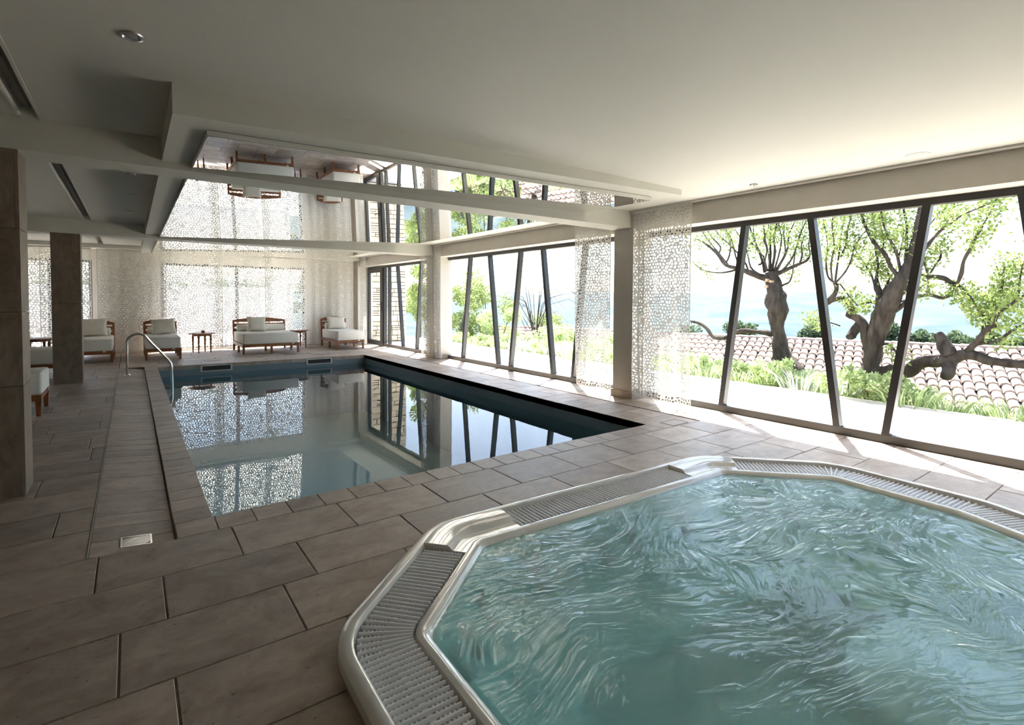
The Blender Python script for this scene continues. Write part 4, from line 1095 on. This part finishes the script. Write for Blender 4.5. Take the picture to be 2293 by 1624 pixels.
# ------------------------------------------------------------------ trees
T1={'trunk':[[(9.6,4.61,-0.15,0.299),(9.6,4.63,0.07,0.253),(9.6,4.7,0.27,0.185),(9.6,4.75,0.48,0.139),(9.6,4.8,0.76,0.116),(9.6,4.83,0.94,0.128),(9.6,4.82,1.17,0.175),(9.6,4.85,1.41,0.175),(9.6,4.88,1.57,0.134),(9.6,4.93,1.74,0.117),(9.6,4.97,1.88,0.094)]],'branch':[[(9.6,5.0,1.76,0.071),(9.53,5.16,1.81,0.06),(9.46,5.32,1.89,0.053),(9.39,5.48,1.96,0.044),(9.31,5.7,2.04,0.034),(9.24,5.88,2.3,0.025),(9.17,6.17,2.54,0.015),(9.1,6.3,2.58,0.008)],[(9.6,5.61,1.96,0.027),(9.42,5.77,1.9,0.017),(9.25,5.93,1.9,0.012),(9.07,6.07,1.96,0.01),(8.9,6.16,2.11,0.007)],[(9.6,4.91,0.73,0.059),(9.57,5.06,0.75,0.052),(9.53,5.24,0.76,0.046),(9.5,5.47,0.77,0.044),(9.47,5.63,0.68,0.045),(9.43,5.77,0.61,0.045),(9.4,6.0,0.62,0.041),(9.37,6.13,0.79,0.033),(9.33,6.31,0.89,0.031),(9.3,6.46,0.92,0.021)],[(9.6,4.91,1.83,0.059),(9.64,4.79,1.88,0.042),(9.69,4.68,1.94,0.035),(9.73,4.52,2.01,0.027),(9.77,4.41,2.07,0.023),(9.81,4.37,2.19,0.014),(9.86,4.42,2.41,0.011),(9.9,4.35,2.82,0.007)],[(9.6,4.81,1.58,0.021),(9.68,4.75,1.65,0.016),(9.77,4.71,1.69,0.019),(9.85,4.69,1.85,0.012),(9.93,4.69,2.21,0.011),(10.02,4.66,2.51,0.009),(10.1,4.63,2.87,0.007)],[(9.6,5.2,1.86,0.019),(9.52,5.31,1.98,0.016),(9.44,5.34,2.25,0.013),(9.36,5.43,2.53,0.011),(9.29,5.62,2.86,0.008)],[(9.6,5.4,1.92,0.019),(9.61,5.51,2.14,0.017),(9.63,5.82,2.46,0.014),(9.64,6.08,2.69,0.011),(9.65,6.21,2.96,0.008)],[(9.6,5.56,1.97,0.02),(9.56,5.64,2.2,0.017),(9.52,5.71,2.52,0.014),(9.48,5.82,2.75,0.011),(9.44,5.91,2.98,0.008)],[(9.6,5.82,2.05,0.02),(9.63,5.96,2.2,0.017),(9.66,6.21,2.47,0.015),(9.69,6.44,2.73,0.012),(9.72,6.61,2.96,0.009)],[(9.6,5.08,1.88,0.026),(9.64,5.16,2.13,0.022),(9.68,5.3,2.4,0.019),(9.71,5.43,2.71,0.015),(9.75,5.51,3.01,0.011)],[(9.6,5.03,1.9,0.019),(9.47,5.04,2.16,0.016),(9.34,5.04,2.24,0.013),(9.21,5.1,2.56,0.01),(9.08,5.01,2.86,0.007)],[(9.6,5.0,1.9,0.019),(9.45,4.93,2.17,0.016),(9.31,4.93,2.46,0.013),(9.16,4.89,2.73,0.01),(9.02,4.84,2.92,0.007)],[(9.6,4.98,1.9,0.026),(9.7,5.03,2.24,0.022),(9.8,5.1,2.61,0.019),(9.9,5.13,2.84,0.015),(10.0,5.22,3.08,0.011)],[(9.6,4.95,1.9,0.026),(9.53,4.86,2.24,0.022),(9.46,4.85,2.49,0.018),(9.38,4.77,2.7,0.014),(9.31,4.76,2.94,0.01)],[(9.6,4.91,1.88,0.019),(9.52,4.78,2.19,0.016),(9.44,4.7,2.47,0.013),(9.36,4.71,2.69,0.01),(9.28,4.66,2.9,0.007)],[(9.6,4.89,1.87,0.026),(9.72,4.79,2.15,0.022),(9.84,4.78,2.35,0.019),(9.96,4.82,2.59,0.016),(10.08,4.77,2.86,0.013),(10.19,4.78,3.04,0.01)],[(9.6,4.86,1.87,0.019),(9.59,4.77,2.05,0.016),(9.59,4.7,2.23,0.014),(9.58,4.73,2.56,0.011),(9.57,4.71,2.83,0.009),(9.56,4.73,2.99,0.007)],[(9.6,4.77,1.89,0.019),(9.68,4.68,2.03,0.016),(9.76,4.61,2.24,0.014),(9.84,4.6,2.45,0.012),(9.92,4.52,2.77,0.009),(10.0,4.49,2.98,0.007)],[(9.6,5.2,2.03,0.019),(9.59,5.14,2.05,0.017),(9.59,5.15,2.19,0.014),(9.58,5.27,2.37,0.012),(9.58,5.4,2.55,0.01),(9.57,5.53,2.88,0.007)],[(9.6,5.88,2.09,0.02),(9.64,5.83,2.24,0.017),(9.68,5.83,2.47,0.014),(9.73,5.94,2.68,0.011),(9.77,6.11,2.88,0.008)],[(9.6,6.05,2.28,0.02),(9.46,5.91,2.41,0.016),(9.32,6.02,2.61,0.013),(9.18,6.04,2.8,0.009)],[(9.6,5.05,1.9,0.019),(9.63,5.1,2.07,0.017),(9.66,5.08,2.31,0.014),(9.7,5.17,2.54,0.012),(9.73,5.09,2.72,0.01),(9.76,5.16,3.02,0.007)],[(9.6,4.46,1.99,0.018),(9.75,4.48,2.16,0.015),(9.89,4.56,2.38,0.012),(10.04,4.57,2.58,0.008)]]}
T2={'trunk':[[(9.0,3.14,-0.1,0.261),(9.0,3.12,0.14,0.184),(9.0,3.1,0.34,0.13),(9.0,3.08,0.54,0.119),(9.0,3.03,0.89,0.129),(9.0,2.93,1.21,0.138),(9.0,2.82,1.48,0.125),(9.0,2.72,1.68,0.119),(9.0,2.65,1.87,0.082),(9.0,2.6,2.17,0.057),(9.0,2.56,2.47,0.045),(9.0,2.53,2.75,0.034),(9.0,2.51,2.99,0.024)]],'branch':[[(9.0,3.12,0.6,0.076),(8.97,3.16,0.81,0.072),(8.95,3.19,0.99,0.065),(8.92,3.26,1.09,0.054),(8.89,3.38,1.15,0.048),(8.87,3.32,1.19,0.046),(8.84,3.35,1.29,0.044),(8.81,3.43,1.39,0.044),(8.78,3.58,1.36,0.04),(8.76,3.63,1.32,0.038),(8.73,3.57,1.39,0.038),(8.7,3.5,1.46,0.033),(8.68,3.47,1.55,0.035),(8.65,3.49,1.63,0.028)],[(8.65,3.5,1.64,0.017),(8.66,3.59,1.73,0.015),(8.66,3.62,1.97,0.013),(8.67,3.61,2.23,0.01),(8.67,3.68,2.62,0.008)],[(8.65,3.48,1.64,0.017),(8.71,3.48,1.9,0.015),(8.77,3.48,2.1,0.013),(8.83,3.49,2.3,0.01),(8.89,3.47,2.68,0.008)],[(8.65,3.47,1.63,0.017),(8.69,3.36,1.79,0.015),(8.74,3.3,1.98,0.012),(8.78,3.27,2.19,0.01),(8.82,3.15,2.4,0.007)],[(8.65,3.52,1.64,0.017),(8.54,3.5,1.89,0.015),(8.43,3.42,2.16,0.012),(8.32,3.41,2.47,0.01),(8.21,3.33,2.67,0.007)],[(8.65,3.41,2.02,0.017),(8.74,3.38,2.22,0.014),(8.82,3.39,2.46,0.011),(8.91,3.37,2.69,0.008)],[(8.65,3.46,1.55,0.017),(8.68,3.43,1.61,0.014),(8.71,3.32,1.44,0.011),(8.74,3.2,1.28,0.008)],[(9.0,3.24,1.03,0.066),(8.93,3.28,0.92,0.068),(8.87,3.32,0.83,0.066),(8.8,3.33,0.8,0.044)],[(9.0,3.54,0.96,0.011),(8.8,3.59,1.01,0.009),(8.6,3.67,1.04,0.007),(8.4,3.71,1.07,0.006)],[(9.0,3.01,1.16,0.064),(9.02,3.02,1.34,0.056),(9.05,3.02,1.46,0.054),(9.07,3.07,1.57,0.043),(9.1,3.09,1.72,0.022),(9.12,3.08,1.92,0.017),(9.15,3.13,2.14,0.015),(9.18,3.15,2.4,0.011),(9.2,3.21,2.72,0.009)],[(9.0,3.07,1.55,0.019),(9.1,3.15,1.73,0.015),(9.2,3.24,1.84,0.013),(9.3,3.38,2.03,0.011),(9.4,3.53,2.22,0.007)],[(9.0,2.97,1.48,0.019),(9.07,2.94,1.61,0.015),(9.13,2.93,1.72,0.011),(9.2,3.01,1.85,0.009)],[(9.0,3.06,1.34,0.021),(8.9,3.14,1.33,0.019),(8.8,3.24,1.29,0.017)],[(9.0,2.78,1.71,0.035),(8.97,2.86,1.84,0.032),(8.93,2.93,2.03,0.029),(8.9,3.07,2.23,0.025),(8.87,3.16,2.44,0.022),(8.83,3.22,2.66,0.018),(8.8,3.27,2.84,0.015)],[(9.0,2.75,1.75,0.025),(8.92,2.77,1.98,0.022),(8.84,2.79,2.12,0.02),(8.77,2.85,2.28,0.017),(8.69,2.88,2.44,0.015),(8.61,2.89,2.62,0.012),(8.53,2.89,2.79,0.01)],[(9.0,2.7,1.79,0.027),(9.07,2.71,2.04,0.024),(9.15,2.74,2.26,0.021),(9.22,2.76,2.45,0.018),(9.29,2.83,2.72,0.015),(9.37,2.87,2.93,0.012)],[(9.0,2.73,1.77,0.014),(8.99,2.78,1.96,0.012),(8.98,2.75,2.14,0.009),(8.97,2.72,2.35,0.007)],[(9.0,2.84,2.09,0.01),(9.07,2.93,2.27,0.009),(9.15,3.04,2.18,0.007),(9.22,3.15,1.93,0.006)],[(9.0,2.99,2.1,0.017),(9.09,3.01,2.28,0.015),(9.19,3.08,2.46,0.013),(9.28,3.15,2.72,0.01),(9.38,3.2,2.94,0.008)],[(9.0,2.66,1.71,0.041),(9.03,2.55,1.71,0.037),(9.07,2.41,1.7,0.034),(9.1,2.29,1.68,0.036),(9.13,2.21,1.62,0.032),(9.17,2.14,1.57,0.029),(9.2,2.07,1.48,0.016),(9.23,1.99,1.33,0.016),(9.27,1.93,1.23,0.016),(9.3,1.88,1.12,0.014)],[(9.0,2.11,1.58,0.023),(8.96,2.06,1.73,0.025),(8.91,2.03,1.89,0.021),(8.87,1.96,2.04,0.019),(8.83,1.89,2.2,0.017),(8.79,1.83,2.31,0.013),(8.74,1.71,2.57,0.009),(8.7,1.67,2.71,0.006)],[(9.0,2.81,1.21,0.031),(9.02,2.74,1.28,0.031),(9.05,2.67,1.36,0.027),(9.07,2.57,1.42,0.027),(9.1,2.48,1.44,0.024),(9.12,2.41,1.44,0.024),(9.15,2.3,1.4,0.024),(9.18,2.23,1.45,0.018),(9.2,2.18,1.53,0.012)],[(9.0,2.76,1.34,0.012),(8.87,2.58,1.4,0.01),(8.73,2.45,1.52,0.008),(8.6,2.34,1.62,0.006)],[(9.0,2.42,1.46,0.024),(9.0,2.43,1.7,0.018),(9.0,2.48,1.9,0.012),(9.0,2.49,2.02,0.01)],[(9.0,2.43,1.7,0.014),(9.07,2.36,1.88,0.012),(9.15,2.33,1.99,0.014),(9.22,2.37,2.13,0.008),(9.3,2.33,2.25,0.006)],[(9.0,2.53,1.99,0.028),(8.9,2.44,2.09,0.024),(8.8,2.27,2.29,0.019),(8.7,2.12,2.39,0.015),(8.6,1.97,2.47,0.011),(8.5,1.77,2.53,0.009),(8.4,1.62,2.58,0.006)],[(9.0,2.49,2.12,0.018),(9.12,2.43,2.23,0.016),(9.24,2.36,2.37,0.016),(9.36,2.3,2.54,0.012),(9.48,2.29,2.73,0.01),(9.6,2.3,2.93,0.006)],[(9.0,2.54,2.23,0.014),(9.22,2.54,2.35,0.012),(9.45,2.54,2.49,0.01),(9.68,2.51,2.66,0.008),(9.9,2.49,2.8,0.006)],[(9.0,3.07,0.26,0.14),(8.97,2.9,0.31,0.095),(8.94,2.7,0.34,0.103),(8.91,2.57,0.38,0.097),(8.89,2.45,0.49,0.09),(8.86,2.33,0.53,0.087),(8.83,2.2,0.55,0.087),(8.8,2.07,0.6,0.08),(8.77,1.93,0.66,0.069),(8.74,1.83,0.65,0.061),(8.71,1.7,0.61,0.054),(8.69,1.56,0.6,0.051),(8.66,1.38,0.6,0.052),(8.63,1.21,0.61,0.05),(8.6,1.0,0.6,0.041)],[(8.8,2.12,0.62,0.095),(8.83,2.17,0.73,0.087),(8.87,2.22,0.84,0.074),(8.9,2.27,0.9,0.059)],[(8.8,2.14,0.54,0.077),(8.73,2.11,0.45,0.08),(8.65,2.11,0.35,0.066)],[(8.75,1.96,0.67,0.037),(8.72,1.88,0.77,0.037),(8.68,1.81,0.86,0.036),(8.65,1.72,0.98,0.032),(8.62,1.65,1.05,0.027),(8.58,1.63,1.14,0.019),(8.55,1.59,1.22,0.021),(8.52,1.48,1.33,0.019),(8.48,1.37,1.42,0.017),(8.45,1.24,1.51,0.012)],[(8.75,1.79,0.89,0.027),(8.77,1.78,1.0,0.02),(8.79,1.78,1.11,0.02),(8.81,1.8,1.2,0.013),(8.83,1.88,1.33,0.011),(8.85,1.96,1.46,0.011)],[(8.75,1.74,0.95,0.022),(8.8,1.73,1.11,0.018),(8.85,1.73,1.25,0.016),(8.9,1.67,1.36,0.015),(8.95,1.65,1.53,0.015),(9.0,1.65,1.71,0.011),(9.05,1.65,1.86,0.006)],[(8.75,1.79,1.18,0.011),(8.88,1.79,1.25,0.009),(9.02,1.74,1.35,0.008),(9.15,1.72,1.5,0.006)],[(8.75,1.85,0.8,0.022),(8.67,1.72,0.84,0.02),(8.59,1.61,0.87,0.019),(8.51,1.5,0.97,0.016),(8.43,1.35,1.1,0.012),(8.35,1.24,1.19,0.007)],[(8.75,1.46,1.38,0.014),(8.82,1.47,1.56,0.012),(8.88,1.47,1.7,0.011),(8.95,1.46,1.86,0.007)],[(8.75,1.67,1.27,0.009),(8.8,1.59,1.36,0.008),(8.85,1.51,1.41,0.007)],[(9.0,2.97,0.71,0.019),(8.9,2.85,0.72,0.019),(8.8,2.75,0.66,0.02),(8.7,2.63,0.6,0.014)]]}

def leaves(centres, n, size, seed, aspect=0.55, squash=1.0):
    R = random.Random(seed); vs = []; fs = []
    for i in range(n):
        c, rad = R.choice(centres)
        while True:
            q = Vector((R.uniform(-1,1),R.uniform(-1,1),R.uniform(-1,1)))
            if q.length <= 1: break
        q.z *= squash
        p = Vector(c)+q*rad; s = size*R.uniform(0.6,1.3)
        u = Vector((R.gauss(0,1),R.gauss(0,1),R.gauss(0,1))).normalized(); v = u.orthogonal().normalized()
        v = (Matrix.Rotation(R.uniform(0,6.28),3,u) @ v)
        b = len(vs); vs += [tuple(p-u*s),tuple(p+v*s*aspect),tuple(p+u*s),tuple(p-v*s*aspect)]; fs.append((b,b+1,b+2,b+3))
    return MB().add(vs, fs)
def smooth_path(pts, sub=3):
    out = []; n = len(pts)
    for i in range(n-1):
        p0 = pts[max(0,i-1)]; p1 = pts[i]; p2 = pts[i+1]; p3 = pts[min(n-1,i+2)]
        for k in range(sub):
            t = k/sub
            out.append(tuple(0.5*((2*p1[j])+(-p0[j]+p2[j])*t+(2*p0[j]-5*p1[j]+4*p2[j]-p3[j])*t*t+(-p0[j]+3*p1[j]-3*p2[j]+p3[j])*t**3) for j in range(4)))
    out.append(pts[-1]); return out
def rough_tube(mb, pts, seg, seed):
    pp = smooth_path(pts, 3); base = len(mb.v)
    mb.tube([p[:3] for p in pp], [max(0.004,p[3]) for p in pp], seg)
    for i in range(base, len(mb.v)):
        ring = (i-base)//seg
        if ring >= len(pp): continue
        c = Vector(pp[ring][:3]); d = Vector(mb.v[i])-c
        k = 1+0.30*noise.noise(Vector(mb.v[i])*9+Vector((seed,0,0)))
        mb.v[i] = tuple(c+d*k)
def tree(label, T, nleaf, seed, extra=()):
    b = T['trunk'][0][0]; loc = Vector((b[0],b[1],b[2]))
    t = thing('old_tree', label, 'tree', tuple(loc), 0, 'gnarled trees outside the near window')
    sh = lambda pts: [(p[0]-loc.x,p[1]-loc.y,p[2]-loc.z,p[3]) for p in pts]
    m = MB(); pts = sh(T['trunk'][0]); f = pts[0]
    pts = [(f[0],f[1],-0.75,f[3]*1.25)]+pts
    rough_tube(m, pts, 14, seed); m.build('trunk', M_BARK, t, smooth=True)
    cent = []
    for k,br in enumerate(T['branch']):
        m = MB(); q = sh(br); rough_tube(m, q, 7 if q[0][3] < 0.05 else 10, seed+k); m.build('branch', M_BARK, t, smooth=True)
        if q[-1][3] < 0.03:
            sp = smooth_path(q, 3); nn = len(sp)
            for i,p in enumerate(sp):
                if i > nn*0.42 and p[3] < 0.02: cent.append((p[:3], 0.17))
            e = Vector(q[-1][:3])-Vector(q[-2][:3])
            if q[-1][2]+loc.z > 2.3:
                for s in (0.5,1.0,1.6): cent.append((tuple(Vector(q[-1][:3])+e*s+Vector((0,0,0.1*s))), 0.3))
    cent += [(tuple(Vector(c)-loc), r) for c,r in extra]
    leaves(cent, nleaf, 0.029, seed, 0.5).build('foliage', M_LEAF, t, kind='stuff')
    return t
t1 = tree('pollarded old tree with a swollen trunk and a fan of upright shoots', T1, 6500, 21)
for (x,y,z,r) in ((9.42,4.945,1.725,0.028),(9.42,4.875,1.70,0.022),(9.43,4.96,1.61,0.03)):
    b = MB(); b.tube([(x-0.01,y,z),(x+0.16,y,z)],r,10); o = b.build('sawn_stub', M_SAWN, t1); o.matrix_parent_inverse = Matrix.Translation(-Vector(t1.location))
t2 = tree('leaning old tree with a twisted limb and a long horizontal lower limb', T2, 13500, 44, [((8.9,1.5,2.4),0.35),((8.9,1.1,2.1),0.4),((8.9,0.7,1.9),0.4),((9.2,1.8,2.7),0.4),((8.7,0.9,2.6),0.4),((8.8,0.6,2.3),0.4),((8.9,1.2,1.75),0.22),((9.0,1.75,2.2),0.3),((8.8,1.55,1.35),0.14)])
b = MB(); b.tube([(8.36,2.835,0.16),(8.75,3.0,0.10)],0.10,12); o = b.build('sawn_stub', M_SAWN, t2); o.matrix_parent_inverse = Matrix.Translation(-Vector(t2.location))

# ------------------------------------------------------------------ garden plants
def tuft(nb, h, spread, seed, m, name, label, group):
    R = random.Random(seed); vs = []; fs = []
    for i in range(nb):
        a = R.uniform(0,6.28); r = spread*0.5*math.sqrt(R.random()); x,y = r*math.cos(a), r*math.sin(a)
        hh = h*R.uniform(0.5,1.1); lx,ly = (x*1.4+R.gauss(0,0.08))*hh/h, (y*1.4+R.gauss(0,0.08))*hh/h
        wd = R.uniform(0.006,0.012); d = R.uniform(0,6.28); wx,wy = wd*math.cos(d), wd*math.sin(d)
        b = len(vs)
        vs += [(x-wx,y-wy,-0.05),(x+wx,y+wy,-0.05),(x+lx*0.4+wx*0.8,y+ly*0.4+wy*0.8,hh*0.6),(x+lx*0.4-wx*0.8,y+ly*0.4-wy*0.8,hh*0.6),(x+lx,y+ly,hh)]
        fs += [(b,b+1,b+2,b+3),(b+3,b+2,b+4)]
    o = MB().add(vs, fs).build(name, m); return tag(o, label, 'plant', group)
def shrub(name, label, cat, loc, rx, ry, h, n, size, m, seed, group, trunk=True, m2=None, base=0.15):
    R = random.Random(seed); t = thing(name, label, cat, loc, 0, group); cent = []
    for k in range(16):
        a = R.uniform(0,6.28); q = math.sqrt(R.random())
        z = h*R.uniform(base,0.88); f = math.sqrt(max(0.08,1-((z/h-0.45)/0.6)**2))
        cent.append(((rx*q*f*math.cos(a), ry*q*f*math.sin(a), z), 0.36*min(rx,h*0.6)*R.uniform(0.7,1.2)))
    leaves(cent, n, size, seed).build('foliage', m, t, kind='stuff')
    if trunk:
        for k in range(3):
            c = Vector(cent[k][0]); MB().tube([(0,0,-0.4),(c.x*0.3,c.y*0.3,c.z*0.4),tuple(c)],[0.03*h/1.5,0.02*h/1.5,0.006],6).build('stem', M_BARK, t)
    return t
G1 = 'grass tufts along the terrace edge'; G2 = 'grey lavender tufts along the terrace edge'; G3 = 'low leafy bushes along the terrace edge'
g0 = tuft(110, 0.34, 0.42, 1, M_LEAF2, 'grass_tuft', 'tuft of bright green grass growing along the terrace edge', G1)
l0 = tuft(120, 0.40, 0.40, 2, M_LEAF3, 'lavender_tuft', 'tuft of grey-green lavender growing along the terrace edge', G2)
b0 = shrub('low_bush', 'low bright green leafy bush growing along the terrace edge', 'plant', (0,0,0), 0.34, 0.34, 0.42, 700, 0.032, M_LEAF2, 3, G3)
R = random.Random(9); first = {'g':True,'l':True,'b':True}
yy = -1.0
spots = []
while yy < 14.5:
    for row in range(3):
        x = 8.30+row*0.36+R.uniform(-0.1,0.1); y = yy+R.uniform(-0.18,0.18)
        if y < 2.3 and row > 1: continue
        spots.append((x,y,R.choice('ggblb'),R.uniform(0.75,1.25)*(0.72 if y < 2.4 else 1.0)))
    yy += 0.42
for (x,y,kd,s) in spots:
    src = {'g':g0,'l':l0,'b':b0}[kd]
    o = src if first[kd] else copy_tree(src)
    first[kd] = False
    where = 'below the long horizontal limb' if y < 2.2 else 'at the foot of the leaning tree' if y < 3.9 else 'at the foot of the pollarded tree' if y < 6.0 else 'in the right half of the middle window view' if y < 9.2 else 'in the left half of the middle window view'
    o['label'] = {'g':'tuft of bright green grass ','l':'tuft of grey-green lavender ','b':'low bright green leafy bush '}[kd] + where
    o.location = (x,y,bank_z(x,y)); o.rotation_euler = (0,0,R.uniform(0,6.28)); o.scale = (s,s,s)
GS = 'shrubs and trees beyond the terrace'
shrub('tall_shrub', 'tall dark green shrub beside the rubble stone wall', 'shrub', (8.6,17.6,-0.2), 0.8, 1.2, 3.0, 5200, 0.05, M_LEAF, 31, GS)
shrub('tall_shrub', 'pale green tree at the left side of the middle window view', 'shrub', (9.9,17.0,-0.8), 1.1, 1.4, 3.4, 5200, 0.05, M_LEAF, 32, GS)
shrub('tall_shrub', 'loose green tree behind the first leaning mullions of the middle window', 'shrub', (11.6,17.6,-1.4), 1.4, 1.4, 3.6, 5200, 0.055, M_LEAF, 33, GS)
shrub('garden_shrub', 'rounded green shrub on the terrace edge in the middle window view', 'shrub', (9.3,13.4,-0.4), 0.7, 0.9, 1.5, 3600, 0.04, M_LEAF2, 34, GS)
shrub('garden_shrub', 'leafy shrub in front of the bare arching tree', 'shrub', (9.6,11.2,-0.5), 0.6, 0.8, 1.25, 3200, 0.04, M_LEAF2, 35, GS)
shrub('garden_shrub', 'green bush by the tiled roof at the right of the middle window view', 'shrub', (16.2,18.6,-2.2), 1.2, 1.2, 3.0, 3600, 0.05, M_LEAF, 36, GS)
shrub('garden_shrub', 'yellow-green bush close to the terrace in the middle window view', 'shrub', (9.2,8.9,-0.35), 0.5, 0.6, 0.95, 2200, 0.035, M_LEAF2, 37, GS)
for k,(x,y) in enumerate(((-2.0,25.2),(0.4,25.4),(2.6,25.0),(4.8,25.6),(7.2,25.3))):
    shrub('garden_shrub', ['leftmost bush behind the white garden wall','second bush from the left behind the white garden wall','middle bush behind the white garden wall','second bush from the right behind the white garden wall','rightmost bush behind the white garden wall'][k], 'shrub', (x,y,-0.1), 1.1, 0.8, 2.35, 2400, 0.07, M_PINE, 50+k, GS)
# bare arching tree
bt = thing('bare_tree', 'small bare tree with thin arching twigs in the middle window view', 'tree', (13.4,16.9,-1.6)); R = random.Random(4)
MB().tube([(0,0,-0.4),(0.05,0,0.8),(0.15,-0.1,1.7)],[0.07,0.055,0.04],8).build('trunk', M_BARK, bt, smooth=True)
for k in range(26):
    a = R.uniform(0,6.28); r = R.uniform(0.9,2.0); z = R.uniform(2.1,3.7); s = R.uniform(0.8,1.7)
    MB().tube([(0.15,-0.1,s),(0.15+r*0.35*math.cos(a),r*0.35*math.sin(a),z-0.25),(0.15+r*0.8*math.cos(a),r*0.8*math.sin(a),z),(0.15+r*1.25*math.cos(a),r*1.25*math.sin(a),z-0.5)],[0.016,0.011,0.008,0.003],5).build('branch', M_BARK, bt)
# pines beyond the roof
GP = 'pines beyond the tiled roof'
pn = [((38.2,12.6),1.2,'pine to the left of the third leaning mullion, beyond the roof'),((38.6,10.4),1.1,'dark rounded pine directly right of the third leaning mullion, beyond the roof'),((42.0,9.7),1.1,'pine behind the upright stump of the leaning tree, beyond the roof'),((39.4,7.3),1.2,'pine at the far right of the near window view, beyond the roof'),((34,19.4),1.4,'pine just right of the pollarded tree trunk, beyond the roof'),((33,23.4),1.5,'pine left of the pollarded tree trunk, beyond the roof'),((36.5,15.6),1.2,'pine seen through the twisted limb, beyond the roof'),((31,27.2),1.6,'pine close to the near lace curtain, beyond the roof')]
for k,((x,y),r,lab) in enumerate(pn):
    shrub('pine_tree', lab, 'tree', (x,y,-7.2), r, r, 7.9-0.3*(k%3), 2600, 0.11, M_PINE, 70+k, GP, True, base=0.68)
